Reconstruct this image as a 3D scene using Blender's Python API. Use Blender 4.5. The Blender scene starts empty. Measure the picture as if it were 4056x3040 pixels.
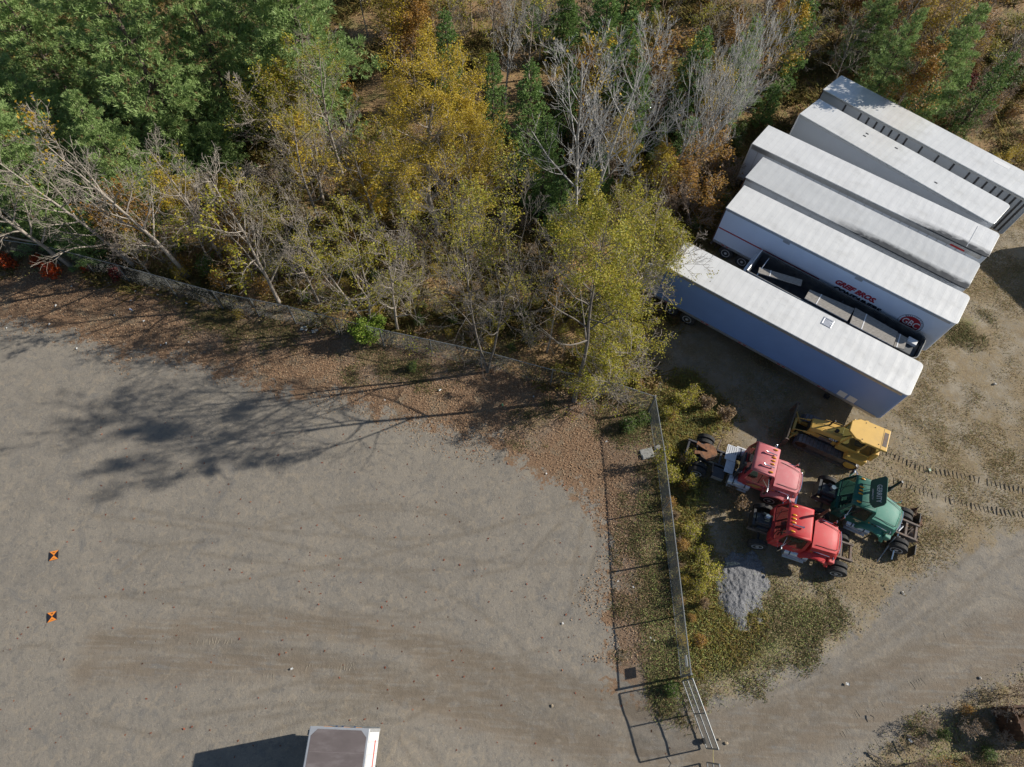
import bpy, math, random
import numpy as np
from mathutils import Vector, Matrix
# ------------------------------------------------------------------ camera, world, sun
scene = bpy.context.scene
COL = scene.collection
CAM_F, CAM_H = 2397.294, 32.2704            # focal length in photo pixels (4056 wide), height in metres
CAM_R = np.array([[0.99885, 0.041645, 0.023741], [-0.047937, 0.867751, 0.494681], [0.0, -0.495251, 0.86875]])
cd = bpy.data.cameras.new('camera')
cam = bpy.data.objects.new('camera', cd)
COL.objects.link(cam)
cd.sensor_width = 36.0
cd.lens = 36.0 * CAM_F / 4056
cd.clip_end = 1000
mw = Matrix([list(r) for r in CAM_R.T]).to_4x4()
mw.translation = (0, 0, CAM_H)
cam.matrix_world = mw
scene.camera = cam
SUN_AZ, SUN_EL = math.radians(12.5), math.radians(31.0)   # azimuth anticlockwise from +x
world = bpy.data.worlds.new('World')
scene.world = world
world.use_nodes = True
wn = world.node_tree
sky = wn.nodes.new('ShaderNodeTexSky')
sky.sky_type = 'NISHITA'
sky.sun_disc = False
sky.ozone_density = 2.0
sky.dust_density = 0.4
sky.sun_elevation = SUN_EL
sky.sun_rotation = math.pi / 2 - SUN_AZ
wn.links.new(sky.outputs[0], wn.nodes['Background'].inputs[0])
wn.nodes['Background'].inputs[1].default_value = 0.062
ld = bpy.data.lights.new('sun', 'SUN')
ld.energy = 4.5
ld.angle = math.radians(0.5)
ld.color = (1.0, 0.945, 0.86)
sun = bpy.data.objects.new('sun', ld)
COL.objects.link(sun)
sv = Vector((math.cos(SUN_AZ) * math.cos(SUN_EL), math.sin(SUN_AZ) * math.cos(SUN_EL), math.sin(SUN_EL)))
sun.rotation_euler = sv.to_track_quat('Z', 'Y').to_euler()
sun.location = (30, 10, 60)
scene.view_settings.view_transform = 'Standard'
scene.view_settings.look = 'None'
scene.view_settings.exposure = 0.46
scene.view_settings.gamma = 1.0
scene.cycles.max_bounces = 6
scene.cycles.transparent_max_bounces = 8
scene.cycles.sample_clamp_indirect = 4.0
PXS = 4056 / 2212.0

def at(px, py, z=0.0):
    """point at height z seen at (px, py) of the photo measured on a 2212 pixel wide print"""
    d = np.array([(px * PXS - 2028) / CAM_F, -(py * PXS - 1520) / CAM_F, -1.0]) @ CAM_R
    t = (z - CAM_H) / d[2]
    return (d[0] * t, d[1] * t, z)

# ------------------------------------------------------------------ helpers
def link(o, parent=None):
    COL.objects.link(o)
    if parent is not None:
        o.parent = parent
    return o

def tag(o, label=None, cat=None, group=None, kind=None):
    if label: o['label'] = label
    if cat: o['category'] = cat
    if group: o['group'] = group
    if kind: o['kind'] = kind
    return o

def empty(name, loc, rz=0.0, label=None, cat=None, group=None):
    o = bpy.data.objects.new(name, None)
    o.empty_display_size = 0.2
    o.location = loc
    o.rotation_euler = (0, 0, rz)
    link(o)
    return tag(o, label, cat, group)

def copy_tree(o, parent=None):
    c = o.copy()
    link(c)
    c.parent = parent
    for ch in list(o.children):
        copy_tree(ch, c)
    return c

class MB:
    """collects polygons and links them as one mesh object"""
    def __init__(s):
        s.v, s.f, s.m = [], [], []
    def add(s, vs, fs, m=0):
        b = len(s.v)
        s.v += [tuple(v) for v in vs]
        for f in fs:
            s.f.append([b + i for i in f]); s.m.append(m)
        return s
    def poly(s, pts, m=0):
        return s.add(pts, [list(range(len(pts)))], m)
    def hexa(s, p, m=0):   # 0-3 bottom ccw, 4-7 top ccw
        return s.add(p, [(3, 2, 1, 0), (4, 5, 6, 7), (0, 1, 5, 4), (1, 2, 6, 5), (2, 3, 7, 6), (3, 0, 4, 7)], m)
    def box(s, x0, x1, y0, y1, z0, z1, m=0, M=None):
        p = [(x0, y0, z0), (x1, y0, z0), (x1, y1, z0), (x0, y1, z0), (x0, y0, z1), (x1, y0, z1), (x1, y1, z1), (x0, y1, z1)]
        if M is not None: p = [tuple(M @ Vector(q)) for q in p]
        return s.hexa(p, m)
    def prism(s, pts, z0, z1, m=0):      # footprint (ccw) extruded in z
        n = len(pts)
        s.add([(x, y, z0) for x, y in pts] + [(x, y, z1) for x, y in pts],
              [list(range(n - 1, -1, -1)), list(range(n, 2 * n))] + [(i, (i + 1) % n, n + (i + 1) % n, n + i) for i in range(n)], m)
        return s
    def sideprism(s, pts, y0, y1, m=0):  # profile in xz extruded in y
        n = len(pts)
        s.add([(x, y0, z) for x, z in pts] + [(x, y1, z) for x, z in pts],
              [list(range(n)), list(range(2 * n - 1, n - 1, -1))] + [(i, n + i, n + (i + 1) % n, (i + 1) % n) for i in range(n)], m)
        return s
    def tube(s, pts, r, n=6, m=0, caps=True):
        P = [Vector(p) for p in pts]
        R = r if isinstance(r, (list, tuple)) else [r] * len(P)
        rings = []
        for i, p in enumerate(P):
            d = (P[min(i + 1, len(P) - 1)] - P[max(i - 1, 0)])
            if d.length < 1e-9: d = Vector((0, 0, 1))
            d.normalize()
            a = d.cross(Vector((0, 0, 1))) if abs(d.z) < .9 else d.cross(Vector((1, 0, 0)))
            a.normalize(); b = d.cross(a)
            rings.append([p + (a * math.cos(2 * math.pi * k / n) + b * math.sin(2 * math.pi * k / n)) * R[i] for k in range(n)])
        return s.loft(rings, m, caps)
    def loft(s, rings, m=0, caps=True, closed=True):
        n = len(rings[0]); vs = [q for r in rings for q in r]; fs = []
        for i in range(len(rings) - 1):
            for k in range(n if closed else n - 1):
                k2 = (k + 1) % n
                fs.append((i * n + k, i * n + k2, (i + 1) * n + k2, (i + 1) * n + k))
        if caps:
            fs.append(list(range(n - 1, -1, -1))); fs.append([(len(rings) - 1) * n + k for k in range(n)])
        return s.add(vs, fs, m)
    def lathe(s, prof, c, axis='y', n=20, m=0):   # prof (along axis, radius)
        rings = []
        for t, r in prof:
            ring = []
            for k in range(n):
                a = 2 * math.pi * k / n; u, w = math.cos(a) * r, math.sin(a) * r
                if axis == 'y': ring.append((c[0] + u, c[1] + t, c[2] + w))
                elif axis == 'z': ring.append((c[0] + u, c[1] + w, c[2] + t))
                else: ring.append((c[0] + t, c[1] + u, c[2] + w))
            rings.append(ring)
        return s.loft(rings, m, True)
    def build(s, name, mats, parent=None, smooth=False, bevel=0.0, loc=None, fix=True):
        me = bpy.data.meshes.new(name)
        me.from_pydata(s.v, [], s.f)
        mats = mats if isinstance(mats, (list, tuple)) else [mats]
        for m in mats: me.materials.append(m)
        me.polygons.foreach_set('material_index', s.m)
        if fix:
            import bmesh
            bm = bmesh.new(); bm.from_mesh(me)
            bmesh.ops.recalc_face_normals(bm, faces=bm.faces)
            bm.to_mesh(me); bm.free()
        if smooth:
            me.polygons.foreach_set('use_smooth', [True] * len(me.polygons))
            try: me.set_sharp_from_angle(angle=math.radians(38))
            except Exception: pass
        o = bpy.data.objects.new(name, me)
        if loc: o.location = loc
        link(o, parent)
        if bevel:
            b = o.modifiers.new('bevel', 'BEVEL'); b.width = bevel; b.segments = 2; b.limit_method = 'ANGLE'; b.angle_limit = math.radians(40)
        return o

def np_mesh(name, verts, nper, mats, matidx=None, parent=None, linkit=True):
    """mesh of loose faces: verts (N*nper, 3), each face its own vertices"""
    verts = np.asarray(verts, np.float32).reshape(-1, 3)
    nf = len(verts) // nper
    me = bpy.data.meshes.new(name)
    me.vertices.add(len(verts)); me.vertices.foreach_set('co', verts.ravel())
    me.loops.add(len(verts)); me.loops.foreach_set('vertex_index', np.arange(len(verts), dtype=np.int32))
    me.polygons.add(nf)
    me.polygons.foreach_set('loop_start', np.arange(nf, dtype=np.int32) * nper)
    me.polygons.foreach_set('loop_total', np.full(nf, nper, np.int32))
    for m in (mats if isinstance(mats, (list, tuple)) else [mats]): me.materials.append(m)
    if matidx is not None: me.polygons.foreach_set('material_index', np.asarray(matidx, np.int32))
    me.update(calc_edges=True)
    if not linkit: return me
    o = bpy.data.objects.new(name, me)
    return link(o, parent)

def text(name, body, size, mat, parent, M, align='CENTER', shear=0.0, bold=0.0, thick=0.004, sx=1.0):
    cu = bpy.data.curves.new(name, 'FONT')
    cu.body = body; cu.size = size; cu.align_x = align; cu.align_y = 'CENTER'
    cu.shear = shear; cu.offset = bold; cu.extrude = thick; cu.resolution_u = 3
    tmp = bpy.data.objects.new(name + '_curve', cu)
    COL.objects.link(tmp)
    dg = bpy.context.evaluated_depsgraph_get()
    me = bpy.data.meshes.new_from_object(tmp.evaluated_get(dg))
    bpy.data.objects.remove(tmp); bpy.data.curves.remove(cu)
    me.transform(Matrix.Diagonal((sx, 1, 1, 1))); me.transform(M)
    me.materials.clear(); me.materials.append(mat); me.name = name
    o = bpy.data.objects.new(name, me)
    return link(o, parent)

def frame(o, ex, ey):     # matrix whose x axis is ex and y axis is ey
    ex = Vector(ex).normalized(); ey = Vector(ey).normalized(); ez = ex.cross(ey)
    m = Matrix((ex, ey, ez)).transposed().to_4x4(); m.translation = Vector(o)
    return m

# ------------------------------------------------------------------ materials
def node(nt, t, **kw):
    n = nt.nodes.new(t)
    for k, v in kw.items():
        if k.startswith('i_'): n.inputs[int(k[2:])].default_value = v
        else: setattr(n, k, v)
    return n

def mat(name, c, rough=.6, metal=0.0, var=.12, scale=3.0, bump=0.0, bscale=40.0, dirt=None, dscale=1.2, dlo=.55, dhi=.75, spec=.5, coat=0.0, stretch=None):
    m = bpy.data.materials.new(name); m.use_nodes = True
    nt = m.node_tree; b = nt.nodes['Principled BSDF']; L = nt.links.new
    b.inputs['Roughness'].default_value = rough; b.inputs['Metallic'].default_value = metal
    b.inputs['Specular IOR Level'].default_value = spec
    if coat: b.inputs['Coat Weight'].default_value = coat; b.inputs['Coat Roughness'].default_value = .12
    tc = node(nt, 'ShaderNodeTexCoord'); vec = tc.outputs['Object']
    if stretch:
        mp = node(nt, 'ShaderNodeMapping'); mp.inputs['Scale'].default_value = stretch; L(vec, mp.inputs[0]); vec = mp.outputs[0]
    no = node(nt, 'ShaderNodeTexNoise'); no.inputs['Scale'].default_value = scale; no.inputs['Detail'].default_value = 6
    L(vec, no.inputs['Vector'])
    rp = node(nt, 'ShaderNodeValToRGB'); e = rp.color_ramp.elements
    e[0].position, e[1].position = .3, .7
    e[0].color = tuple(max(0, x * (1 - var)) for x in c) + (1,); e[1].color = tuple(min(1, x * (1 + var)) for x in c) + (1,)
    L(no.outputs['Fac'], rp.inputs[0]); out = rp.outputs[0]
    if dirt:
        n2 = node(nt, 'ShaderNodeTexNoise'); n2.inputs['Scale'].default_value = dscale; n2.inputs['Detail'].default_value = 9; n2.inputs['Roughness'].default_value = .65
        L(vec, n2.inputs['Vector'])
        mr = node(nt, 'ShaderNodeMapRange'); mr.inputs[1].default_value = dlo; mr.inputs[2].default_value = dhi; L(n2.outputs['Fac'], mr.inputs[0])
        mx = node(nt, 'ShaderNodeMix', data_type='RGBA'); L(mr.outputs[0], mx.inputs[0]); L(out, mx.inputs[6]); mx.inputs[7].default_value = tuple(dirt) + (1,)
        out = mx.outputs[2]
    L(out, b.inputs['Base Color'])
    if bump:
        n3 = node(nt, 'ShaderNodeTexNoise'); n3.inputs['Scale'].default_value = bscale; n3.inputs['Detail'].default_value = 4; L(vec, n3.inputs['Vector'])
        bp = node(nt, 'ShaderNodeBump'); bp.inputs['Strength'].default_value = bump; bp.inputs['Distance'].default_value = .03
        L(n3.outputs['Fac'], bp.inputs['Height']); L(bp.outputs[0], b.inputs['Normal'])
    return m

def leafmat(name, cols, trans=.36, rough=.55):
    """foliage: every loose leaf gets its own colour from the list"""
    m = bpy.data.materials.new(name); m.use_nodes = True
    nt = m.node_tree; b = nt.nodes['Principled BSDF']; L = nt.links.new
    g = node(nt, 'ShaderNodeNewGeometry')
    rp = node(nt, 'ShaderNodeValToRGB'); cr = rp.color_ramp
    while len(cr.elements) < len(cols): cr.elements.new(.5)
    for i, c in enumerate(cols):
        cr.elements[i].position = i / max(1, len(cols) - 1); cr.elements[i].color = tuple(c) + (1,)
    L(g.outputs['Random Per Island'], rp.inputs[0])
    L(rp.outputs[0], b.inputs['Base Color']); b.inputs['Roughness'].default_value = rough; b.inputs['Specular IOR Level'].default_value = .3
    t = node(nt, 'ShaderNodeBsdfTranslucent'); L(rp.outputs[0], t.inputs[0])
    mx = node(nt, 'ShaderNodeMixShader'); mx.inputs[0].default_value = trans
    L(b.outputs[0], mx.inputs[1]); L(t.outputs[0], mx.inputs[2])
    L(mx.outputs[0], nt.nodes['Material Output'].inputs[0])
    return m

def glassmat(name, c):
    m = mat(name, c, rough=.06, var=.05, spec=.8)
    return m

MT = {
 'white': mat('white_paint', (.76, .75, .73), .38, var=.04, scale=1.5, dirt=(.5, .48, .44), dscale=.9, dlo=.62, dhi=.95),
 'white_side': mat('white_side_paint', (.62, .67, .75), .4, var=.03, scale=.8, dirt=(.5, .5, .5), dscale=1.1, dlo=.66, dhi=1.0),  # white with a little blue skylight mixed into the colour
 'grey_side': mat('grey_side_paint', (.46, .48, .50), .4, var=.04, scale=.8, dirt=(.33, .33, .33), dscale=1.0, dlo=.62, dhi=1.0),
 'skylit_side': mat('skylit_white_side', (.19, .30, .56), .36, var=.05, scale=.8, dirt=(.27, .35, .55), dscale=1.1, dlo=.66, dhi=1.0),  # blue skylight on the shaded white side, put into the colour
 'black': mat('black_paint', (.025, .025, .027), .5, var=.3),
 'darkmetal': mat('dark_metal', (.06, .06, .065), .55, .3, var=.3, dirt=(.10, .06, .035), dscale=3),
 'rail': mat('aluminium_rail', (.42, .43, .44), .4, .6, var=.1),
 'chrome': mat('bright_chrome', (.8, .8, .8), .16, 1.0, var=.03),
 'alu': mat('worn_aluminium', (.55, .56, .58), .38, .75, var=.12, scale=6),
 'galv': mat('galvanised_steel', (.20, .21, .21), .5, .3, var=.15, scale=8),
 'rust': mat('rusty_steel', (.075, .038, .02), .85, var=.4, scale=6, dirt=(.13, .06, .03), dscale=3, dlo=.5, dhi=.7),
 'rustgrey': mat('weathered_steel', (.16, .13, .11), .8, .1, var=.3, scale=5, dirt=(.22, .11, .05), dscale=3, dlo=.5, dhi=.7),
 'tyre': mat('black_rubber', (.028, .027, .026), .85, var=.25, scale=9, dirt=(.12, .10, .08), dscale=4, dlo=.5, dhi=.85, bump=.5, bscale=60),
 'hub': mat('white_steel_rim', (.55, .55, .55), .5, .1, var=.1, dirt=(.2, .15, .1), dscale=7),
 'redp': mat('red_reflector', (.45, .03, .03), .35, var=.1),
 'amber': mat('amber_lens', (.75, .32, .02), .2, var=.1),
 'glass': glassmat('dark_glass', (.018, .028, .027)),
}
# ------------------------------------------------------------------ ground sheet
rng = np.random.default_rng(7)
def vnoise(x, y, s, seed):
    r = np.random.default_rng(seed).random((97, 97))
    u, v = x / s, y / s
    i, j = np.floor(u).astype(int), np.floor(v).astype(int)
    a, b = u - i, v - j
    a = a * a * (3 - 2 * a); b = b * b * (3 - 2 * b)
    g = lambda p, q: r[p % 97, q % 97]
    return (g(i, j) * (1 - a) + g(i + 1, j) * a) * (1 - b) + (g(i, j + 1) * (1 - a) + g(i + 1, j + 1) * a) * b

def fbm(x, y, s, seed, o=4):
    t, w, tot = 0, 1.0, 0
    for k in range(o):
        t = t + w * vnoise(x, y, s / 2 ** k, seed + k); tot += w; w *= .5
    return t / tot

def px_poly(pts): return np.array([at(*p)[:2] for p in pts])

def seg_dist(x, y, line):
    d = np.full(x.shape, 1e9)
    for (ax, ay), (bx, by) in zip(line[:-1], line[1:]):
        vx, vy = bx - ax, by - ay
        t = np.clip(((x - ax) * vx + (y - ay) * vy) / (vx * vx + vy * vy + 1e-9), 0, 1)
        d = np.minimum(d, np.hypot(x - ax - t * vx, y - ay - t * vy))
    return d

def inside(x, y, poly):
    r = np.zeros(x.shape, bool)
    n = len(poly)
    for i in range(n):
        (ax, ay), (bx, by) = poly[i], poly[(i + 1) % n]
        c = ((ay > y) != (by > y)) & (x < (bx - ax) * (y - ay) / (by - ay + 1e-12) + ax)
        r ^= c
    return r

def soft(x, y, poly, w):     # 1 inside, 0 outside, ramp of half width w
    d = seg_dist(x, y, np.vstack([poly, poly[:1]]))
    s = np.where(inside(x, y, poly), d, -d)
    return np.clip(.5 + s / (2 * w), 0, 1)

P_LITTER = px_poly([(-200, 530), (0, 540), (150, 570), (300, 600), (480, 650), (640, 680), (830, 720), (1050, 770), (1210, 820), (1400, 860), (1430, 1000), (1470, 1450), (1500, 1490), (1420, 1500), (1340, 1490), (1308, 1440), (1325, 1380), (1300, 1330), (1325, 1240), (1318, 1150), (1275, 1085), (1240, 1060), (1170, 1040), (1110, 1000), (1050, 940), (960, 925), (850, 905), (790, 890), (735, 845), (640, 865), (560, 830), (470, 800), (430, 780), (270, 765), (150, 725), (0, 690), (-200, 680)])
P_GREEN = [px_poly(p) for p in (
    [(400, 660), (560, 690), (640, 725), (560, 745), (440, 715)], [(740, 735), (900, 775), (990, 800), (900, 815), (780, 795)],
    [(1320, 890), (1415, 885), (1425, 965), (1330, 965)], [(1395, 1010), (1440, 1000), (1480, 1440), (1500, 1500), (1420, 1510), (1385, 1440), (1370, 1250)],
    [(1500, 1340), (1640, 1290), (1760, 1300), (1790, 1350), (1650, 1440), (1530, 1480)], [(2060, 680), (2110, 690), (2100, 740), (2060, 730)],
    [(1130, 930), (1170, 895), (1190, 900), (1150, 945)], [(2000, 1615), (2080, 1600), (2110, 1700), (1990, 1700)])]
P_YARD = px_poly([(1420, 860), (1440, 1000), (1480, 1450), (1530, 1505), (1610, 1485), (1720, 1430), (1850, 1370), (1960, 1260), (2080, 1190), (2260, 1130), (2500, 1000), (2700, 300), (1800, 160), (1600, 400), (1500, 600), (1390, 760)])
P_CORNER = px_poly([(1790, 1720), (1900, 1625), (1960, 1580), (2090, 1510), (2260, 1440), (2700, 1300), (2700, 1900), (1790, 1900)])
P_FOREST = px_poly([(-900, 520), (0, 590), (150, 590), (320, 625), (480, 655), (640, 690), (830, 735), (1050, 785), (1210, 838), (1400, 868), (1425, 820), (1390, 760), (1480, 690), (1540, 560), (1570, 470), (1630, 380), (1690, 300), (1750, 240), (1800, 200), (2000, 300), (2250, 460), (3300, 900)])
P_FOREST = np.vstack([P_FOREST, [(160, 60), (160, 190), (-160, 190), (-160, 30)]])
LANES = [px_poly(p) for p in (
    [(200, 1390), (432, 1355), (704, 1352), (874, 1379), (1010, 1420), (1112, 1460), (1296, 1518), (1420, 1550), (1570, 1572), (1750, 1525), (1950, 1440), (2230, 1330), (2500, 1220)],
    [(180, 1450), (432, 1436), (636, 1434), (812, 1474), (962, 1529), (1112, 1577), (1296, 1618), (1430, 1645), (1600, 1640), (1800, 1580), (2000, 1505), (2230, 1400), (2500, 1300)],
    [(900, 1400), (1000, 1470), (1080, 1540), (1160, 1600)])]
TRACKS = [px_poly(p) for p in ([(1908, 975), (1990, 1012), (2090, 1030), (2215, 1062)], [(1932, 1038), (2030, 1075), (2120, 1098), (2215, 1113)])]
ARCS = [px_poly(p) for p in (
    [(1288, 1085), (1290, 1180), (1262, 1270), (1200, 1350)], [(870, 1560), (940, 1520), (1040, 1500)], [(865, 1580), (930, 1620), (975, 1700)],
    [(858, 1590), (890, 1650), (905, 1720)], [(0, 1410), (60, 1395), (105, 1395), (125, 1430)], [(560, 1590), (640, 1560), (720, 1548)],
    [(1230, 1290), (1245, 1190), (1260, 1120)], [(1000, 1480), (1060, 1440), (1180, 1400)], [(540, 1500), (660, 1470), (800, 1450)], [(520, 1560), (700, 1530), (860, 1560)],
    [(1000, 1250), (1120, 1225), (1210, 1130)], [(780, 1300), (900, 1330), (1010, 1300)], [(1060, 1560), (1180, 1600), (1290, 1660)], [(980, 1540), (1120, 1560), (1290, 1620)], [(900, 1500), (1040, 1530), (1200, 1500), (1290, 1440)],
    [(640, 1290), (760, 1330), (980, 1340)], [(250, 1240), (330, 1180), (440, 1170)], [(200, 1560), (330, 1590), (420, 1570)], [(1330, 1520), (1420, 1590), (1560, 1600)], [(1290, 1530), (1400, 1610), (1520, 1650)],
    [(1560, 1540), (1700, 1480), (1900, 1390), (2100, 1300)], [(1600, 1610), (1800, 1550), (2000, 1460)],
    [(1900, 1100), (2060, 1250), (2300, 1330)], [(2010, 800), (2090, 900), (2230, 980)])]

_r = random.Random(5)
for _k in range(3, 22):      # sweeping twin tyre marks that run towards the gate or turn on the lot
    if _k < 12: _a, _c, _b = (_r.uniform(150, 1000), _r.uniform(1290, 1560)), (_r.uniform(900, 1150), _r.uniform(1330, 1500)), (_r.uniform(1250, 1480), _r.uniform(1500, 1660))
    elif _k < 17: _a, _c, _b = (_r.uniform(100, 700), _r.uniform(1050, 1300)), (_r.uniform(600, 1100), _r.uniform(1050, 1350)), (_r.uniform(1000, 1290), _r.uniform(1080, 1480))
    else: _a, _c, _b = (_r.uniform(1500, 1640), _r.uniform(1540, 1640)), (_r.uniform(1750, 1900), _r.uniform(1430, 1560)), (_r.uniform(2100, 2230), _r.uniform(1150, 1440))
    _p = px_poly([((1 - t) ** 2 * _a[0] + 2 * t * (1 - t) * _c[0] + t * t * _b[0], (1 - t) ** 2 * _a[1] + 2 * t * (1 - t) * _c[1] + t * t * _b[1]) for t in np.linspace(0, 1, 9)])
    _d = np.gradient(_p, axis=0); _n = np.stack([-_d[:, 1], _d[:, 0]], 1); _n /= np.linalg.norm(_n, axis=1)[:, None]
    ARCS.append(_p)
    if _k % 2: ARCS.append(_p + _n * _r.choice([.28, 1.7]))

def zones(x, y, arcs=False):
    lit = soft(x, y, P_LITTER, 1.8)
    grn = np.zeros_like(x)
    for p in P_GREEN: grn = np.maximum(grn, soft(x, y, p, 1.3))
    yard = np.maximum(soft(x, y, P_YARD, 1.3), soft(x, y, P_CORNER, .9))
    fst = soft(x, y, P_FOREST, .8)
    lane = np.zeros_like(x)
    for l in LANES: lane = np.maximum(lane, np.clip(1.25 - seg_dist(x, y, l) / .8, 0, 1))
    for l in TRACKS: lane = np.maximum(lane, .9 * np.clip(1.5 - seg_dist(x, y, l) / .22, 0, 1))
    arc = np.zeros_like(x)
    if arcs:
        for l in ARCS: arc = np.maximum(arc, np.clip(1.3 - seg_dist(x, y, l) / .13, 0, 1))
    return lit, grn, yard, fst, lane, arc

xs = np.concatenate([np.linspace(-160, -58, 26)[:-1], np.arange(-58, 58, .14), np.linspace(58, 160, 26)])
ys = np.concatenate([np.linspace(-80, -7, 16)[:-1], np.arange(-7, 72, .14), np.linspace(72, 190, 30)])
GX, GY = np.meshgrid(xs, ys)
lit, grn, yard, fst, lane, arc = zones(GX, GY, True)
GZ = (fbm(GX, GY, 6, 11) - .5) * .08 - lane * .03 - arc * .015 + (fbm(GX, GY, .9, 21, 2) - .5) * (.012 + .05 * np.maximum(yard, fst))
GZ = GZ - .02
nx, ny = len(xs), len(ys)
me = bpy.data.meshes.new('ground')
me.vertices.add(nx * ny)
me.vertices.foreach_set('co', np.stack([GX, GY, GZ], -1).astype(np.float32).ravel())
idx = np.arange(nx * ny).reshape(ny, nx)
q = np.stack([idx[:-1, :-1], idx[:-1, 1:], idx[1:, 1:], idx[1:, :-1]], -1).reshape(-1, 4).astype(np.int32)
me.loops.add(q.size); me.loops.foreach_set('vertex_index', q.ravel())
me.polygons.add(len(q)); me.polygons.foreach_set('loop_start', np.arange(len(q), dtype=np.int32) * 4)
me.polygons.foreach_set('loop_total', np.full(len(q), 4, np.int32))
me.polygons.foreach_set('use_smooth', np.ones(len(q), bool))
me.update(calc_edges=True)
for nm, chans in (('zone_a', (lit, grn, yard)), ('zone_b', (fst, lane, arc))):
    at_ = me.attributes.new(nm, 'FLOAT_COLOR', 'POINT')
    c = np.ones((nx * ny, 4), np.float32)
    for i, ch in enumerate(chans): c[:, i] = ch.ravel()
    at_.data.foreach_set('color', c.ravel())
ground = bpy.data.objects.new('ground', me); link(ground); ground['kind'] = 'structure'

def ground_material():
    m = bpy.data.materials.new('gravel_and_soil'); m.use_nodes = True
    nt = m.node_tree; b = nt.nodes['Principled BSDF']; L = nt.links.new
    b.inputs['Roughness'].default_value = .92; b.inputs['Specular IOR Level'].default_value = .2
    geo = node(nt, 'ShaderNodeNewGeometry'); P = geo.outputs['Position']
    za = node(nt, 'ShaderNodeAttribute', attribute_name='zone_a'); zb = node(nt, 'ShaderNodeAttribute', attribute_name='zone_b')
    sa = node(nt, 'ShaderNodeSeparateColor'); L(za.outputs['Color'], sa.inputs[0])
    sb = node(nt, 'ShaderNodeSeparateColor'); L(zb.outputs['Color'], sb.inputs[0])
    def noise(s, d=4, r=.55, dist=0.0):
        n = node(nt, 'ShaderNodeTexNoise'); n.inputs['Scale'].default_value = s; n.inputs['Detail'].default_value = d
        n.inputs['Roughness'].default_value = r; n.inputs['Distortion'].default_value = dist; L(P, n.inputs['Vector']); return n.outputs['Fac']
    def ramp(f, stops):
        r = node(nt, 'ShaderNodeValToRGB'); cr = r.color_ramp
        while len(cr.elements) < len(stops): cr.elements.new(.5)
        for i, (p, c) in enumerate(stops): cr.elements[i].position = p; cr.elements[i].color = tuple(c) + (1,)
        L(f, r.inputs[0]); return r.outputs[0]
    def math_(op, a, b_=None):
        n = node(nt, 'ShaderNodeMath', operation=op)
        for i, v in enumerate((a, b_)):
            if v is None: continue
            if isinstance(v, (int, float)): n.inputs[i].default_value = v
            else: L(v, n.inputs[i])
        return n.outputs[0]
    def step(f, lo, hi):
        r = node(nt, 'ShaderNodeMapRange', interpolation_type='SMOOTHSTEP'); r.inputs[1].default_value = lo; r.inputs[2].default_value = hi; L(f, r.inputs[0]); return r.outputs[0]
    def mix(f, a, c, bt='MIX'):
        n = node(nt, 'ShaderNodeMix', data_type='RGBA', blend_type=bt)
        for s, v in ((0, f), (6, a), (7, c)):
            if isinstance(v, (int, float)): n.inputs[s].default_value = v
            elif isinstance(v, tuple): n.inputs[s].default_value = v + (1,)
            else: L(v, n.inputs[s])
        return n.outputs[2]
    big, mid, fine, grit = noise(.22, 6, .6), noise(1.3, 7, .62, .4), noise(7, 5, .65), noise(34, 3, .7)
    grav = ramp(math_('ADD', math_('MULTIPLY', big, .5), math_('MULTIPLY', mid, .5)), [(.3, (.18, .161, .134)), (.5, (.232, .206, .169)), (.7, (.282, .248, .199))])
    grav = mix(step(noise(.55, 8, .7, 1.2), .5, .7), grav, (.178, .166, .148))
    grav = mix(math_('MULTIPLY', step(noise(3.2, 6, .75, .6), .5, .64), .7), grav, (.152, .142, .127))
    grav = mix(math_('MULTIPLY', step(noise(2.1, 7, .7, .9), .5, .64), .6), grav, (.30, .253, .19))
    pale = step(noise(16, 2, .6), .62, .72)
    grav = mix(math_('MULTIPLY', pale, .5), grav, (.36, .34, .30))
    # brown travelled lanes with long streaks
    mp = node(nt, 'ShaderNodeMapping'); mp.inputs['Scale'].default_value = (.35, 3.2, 1); L(P, mp.inputs[0])
    st = node(nt, 'ShaderNodeTexNoise'); st.inputs['Scale'].default_value = 1.6; st.inputs['Detail'].default_value = 5; L(mp.outputs[0], st.inputs['Vector'])
    lf = math_('MULTIPLY', sb.outputs[1], step(math_('ADD', math_('MULTIPLY', st.outputs['Fac'], .6), math_('MULTIPLY', mid, .4)), .36, .56))
    grav = mix(math_('MULTIPLY', lf, .75), grav, (.185, .146, .105))
    grav = mix(math_('MULTIPLY', math_('MULTIPLY', sb.outputs[2], step(mid, .36, .54)), .42), grav, (.14, .115, .085))
    # tan yard with tufts of dead grass
    tan = ramp(mid, [(.3, (.19, .16, .115)), (.5, (.26, .22, .16)), (.7, (.33, .285, .215))])
    dead = ramp(fine, [(.3, (.17, .125, .075)), (.55, (.24, .185, .11)), (.75, (.31, .25, .155))])
    tan = mix(step(math_('ADD', math_('MULTIPLY', noise(.45, 6, .7), .65), math_('MULTIPLY', fine, .35)), .43, .56), tan, dead)
    col = mix(step(math_('ADD', sa.outputs[2], math_('MULTIPLY', math_('SUBTRACT', mid, .5), 1.1)), .42, .62), grav, tan)
    # green grass base
    gr = ramp(fine, [(.3, (.11, .115, .05)), (.5, (.19, .175, .08)), (.7, (.29, .23, .13))])
    col = mix(step(math_('ADD', sa.outputs[1], math_('MULTIPLY', math_('SUBTRACT', fine, .5), 1.3)), .45, .65), col, gr)
    # fallen leaves
    lv = ramp(noise(22, 3, .7), [(.3, (.10, .064, .042)), (.45, (.18, .112, .068)), (.6, (.26, .167, .102)), (.75, (.34, .235, .15))])
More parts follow.
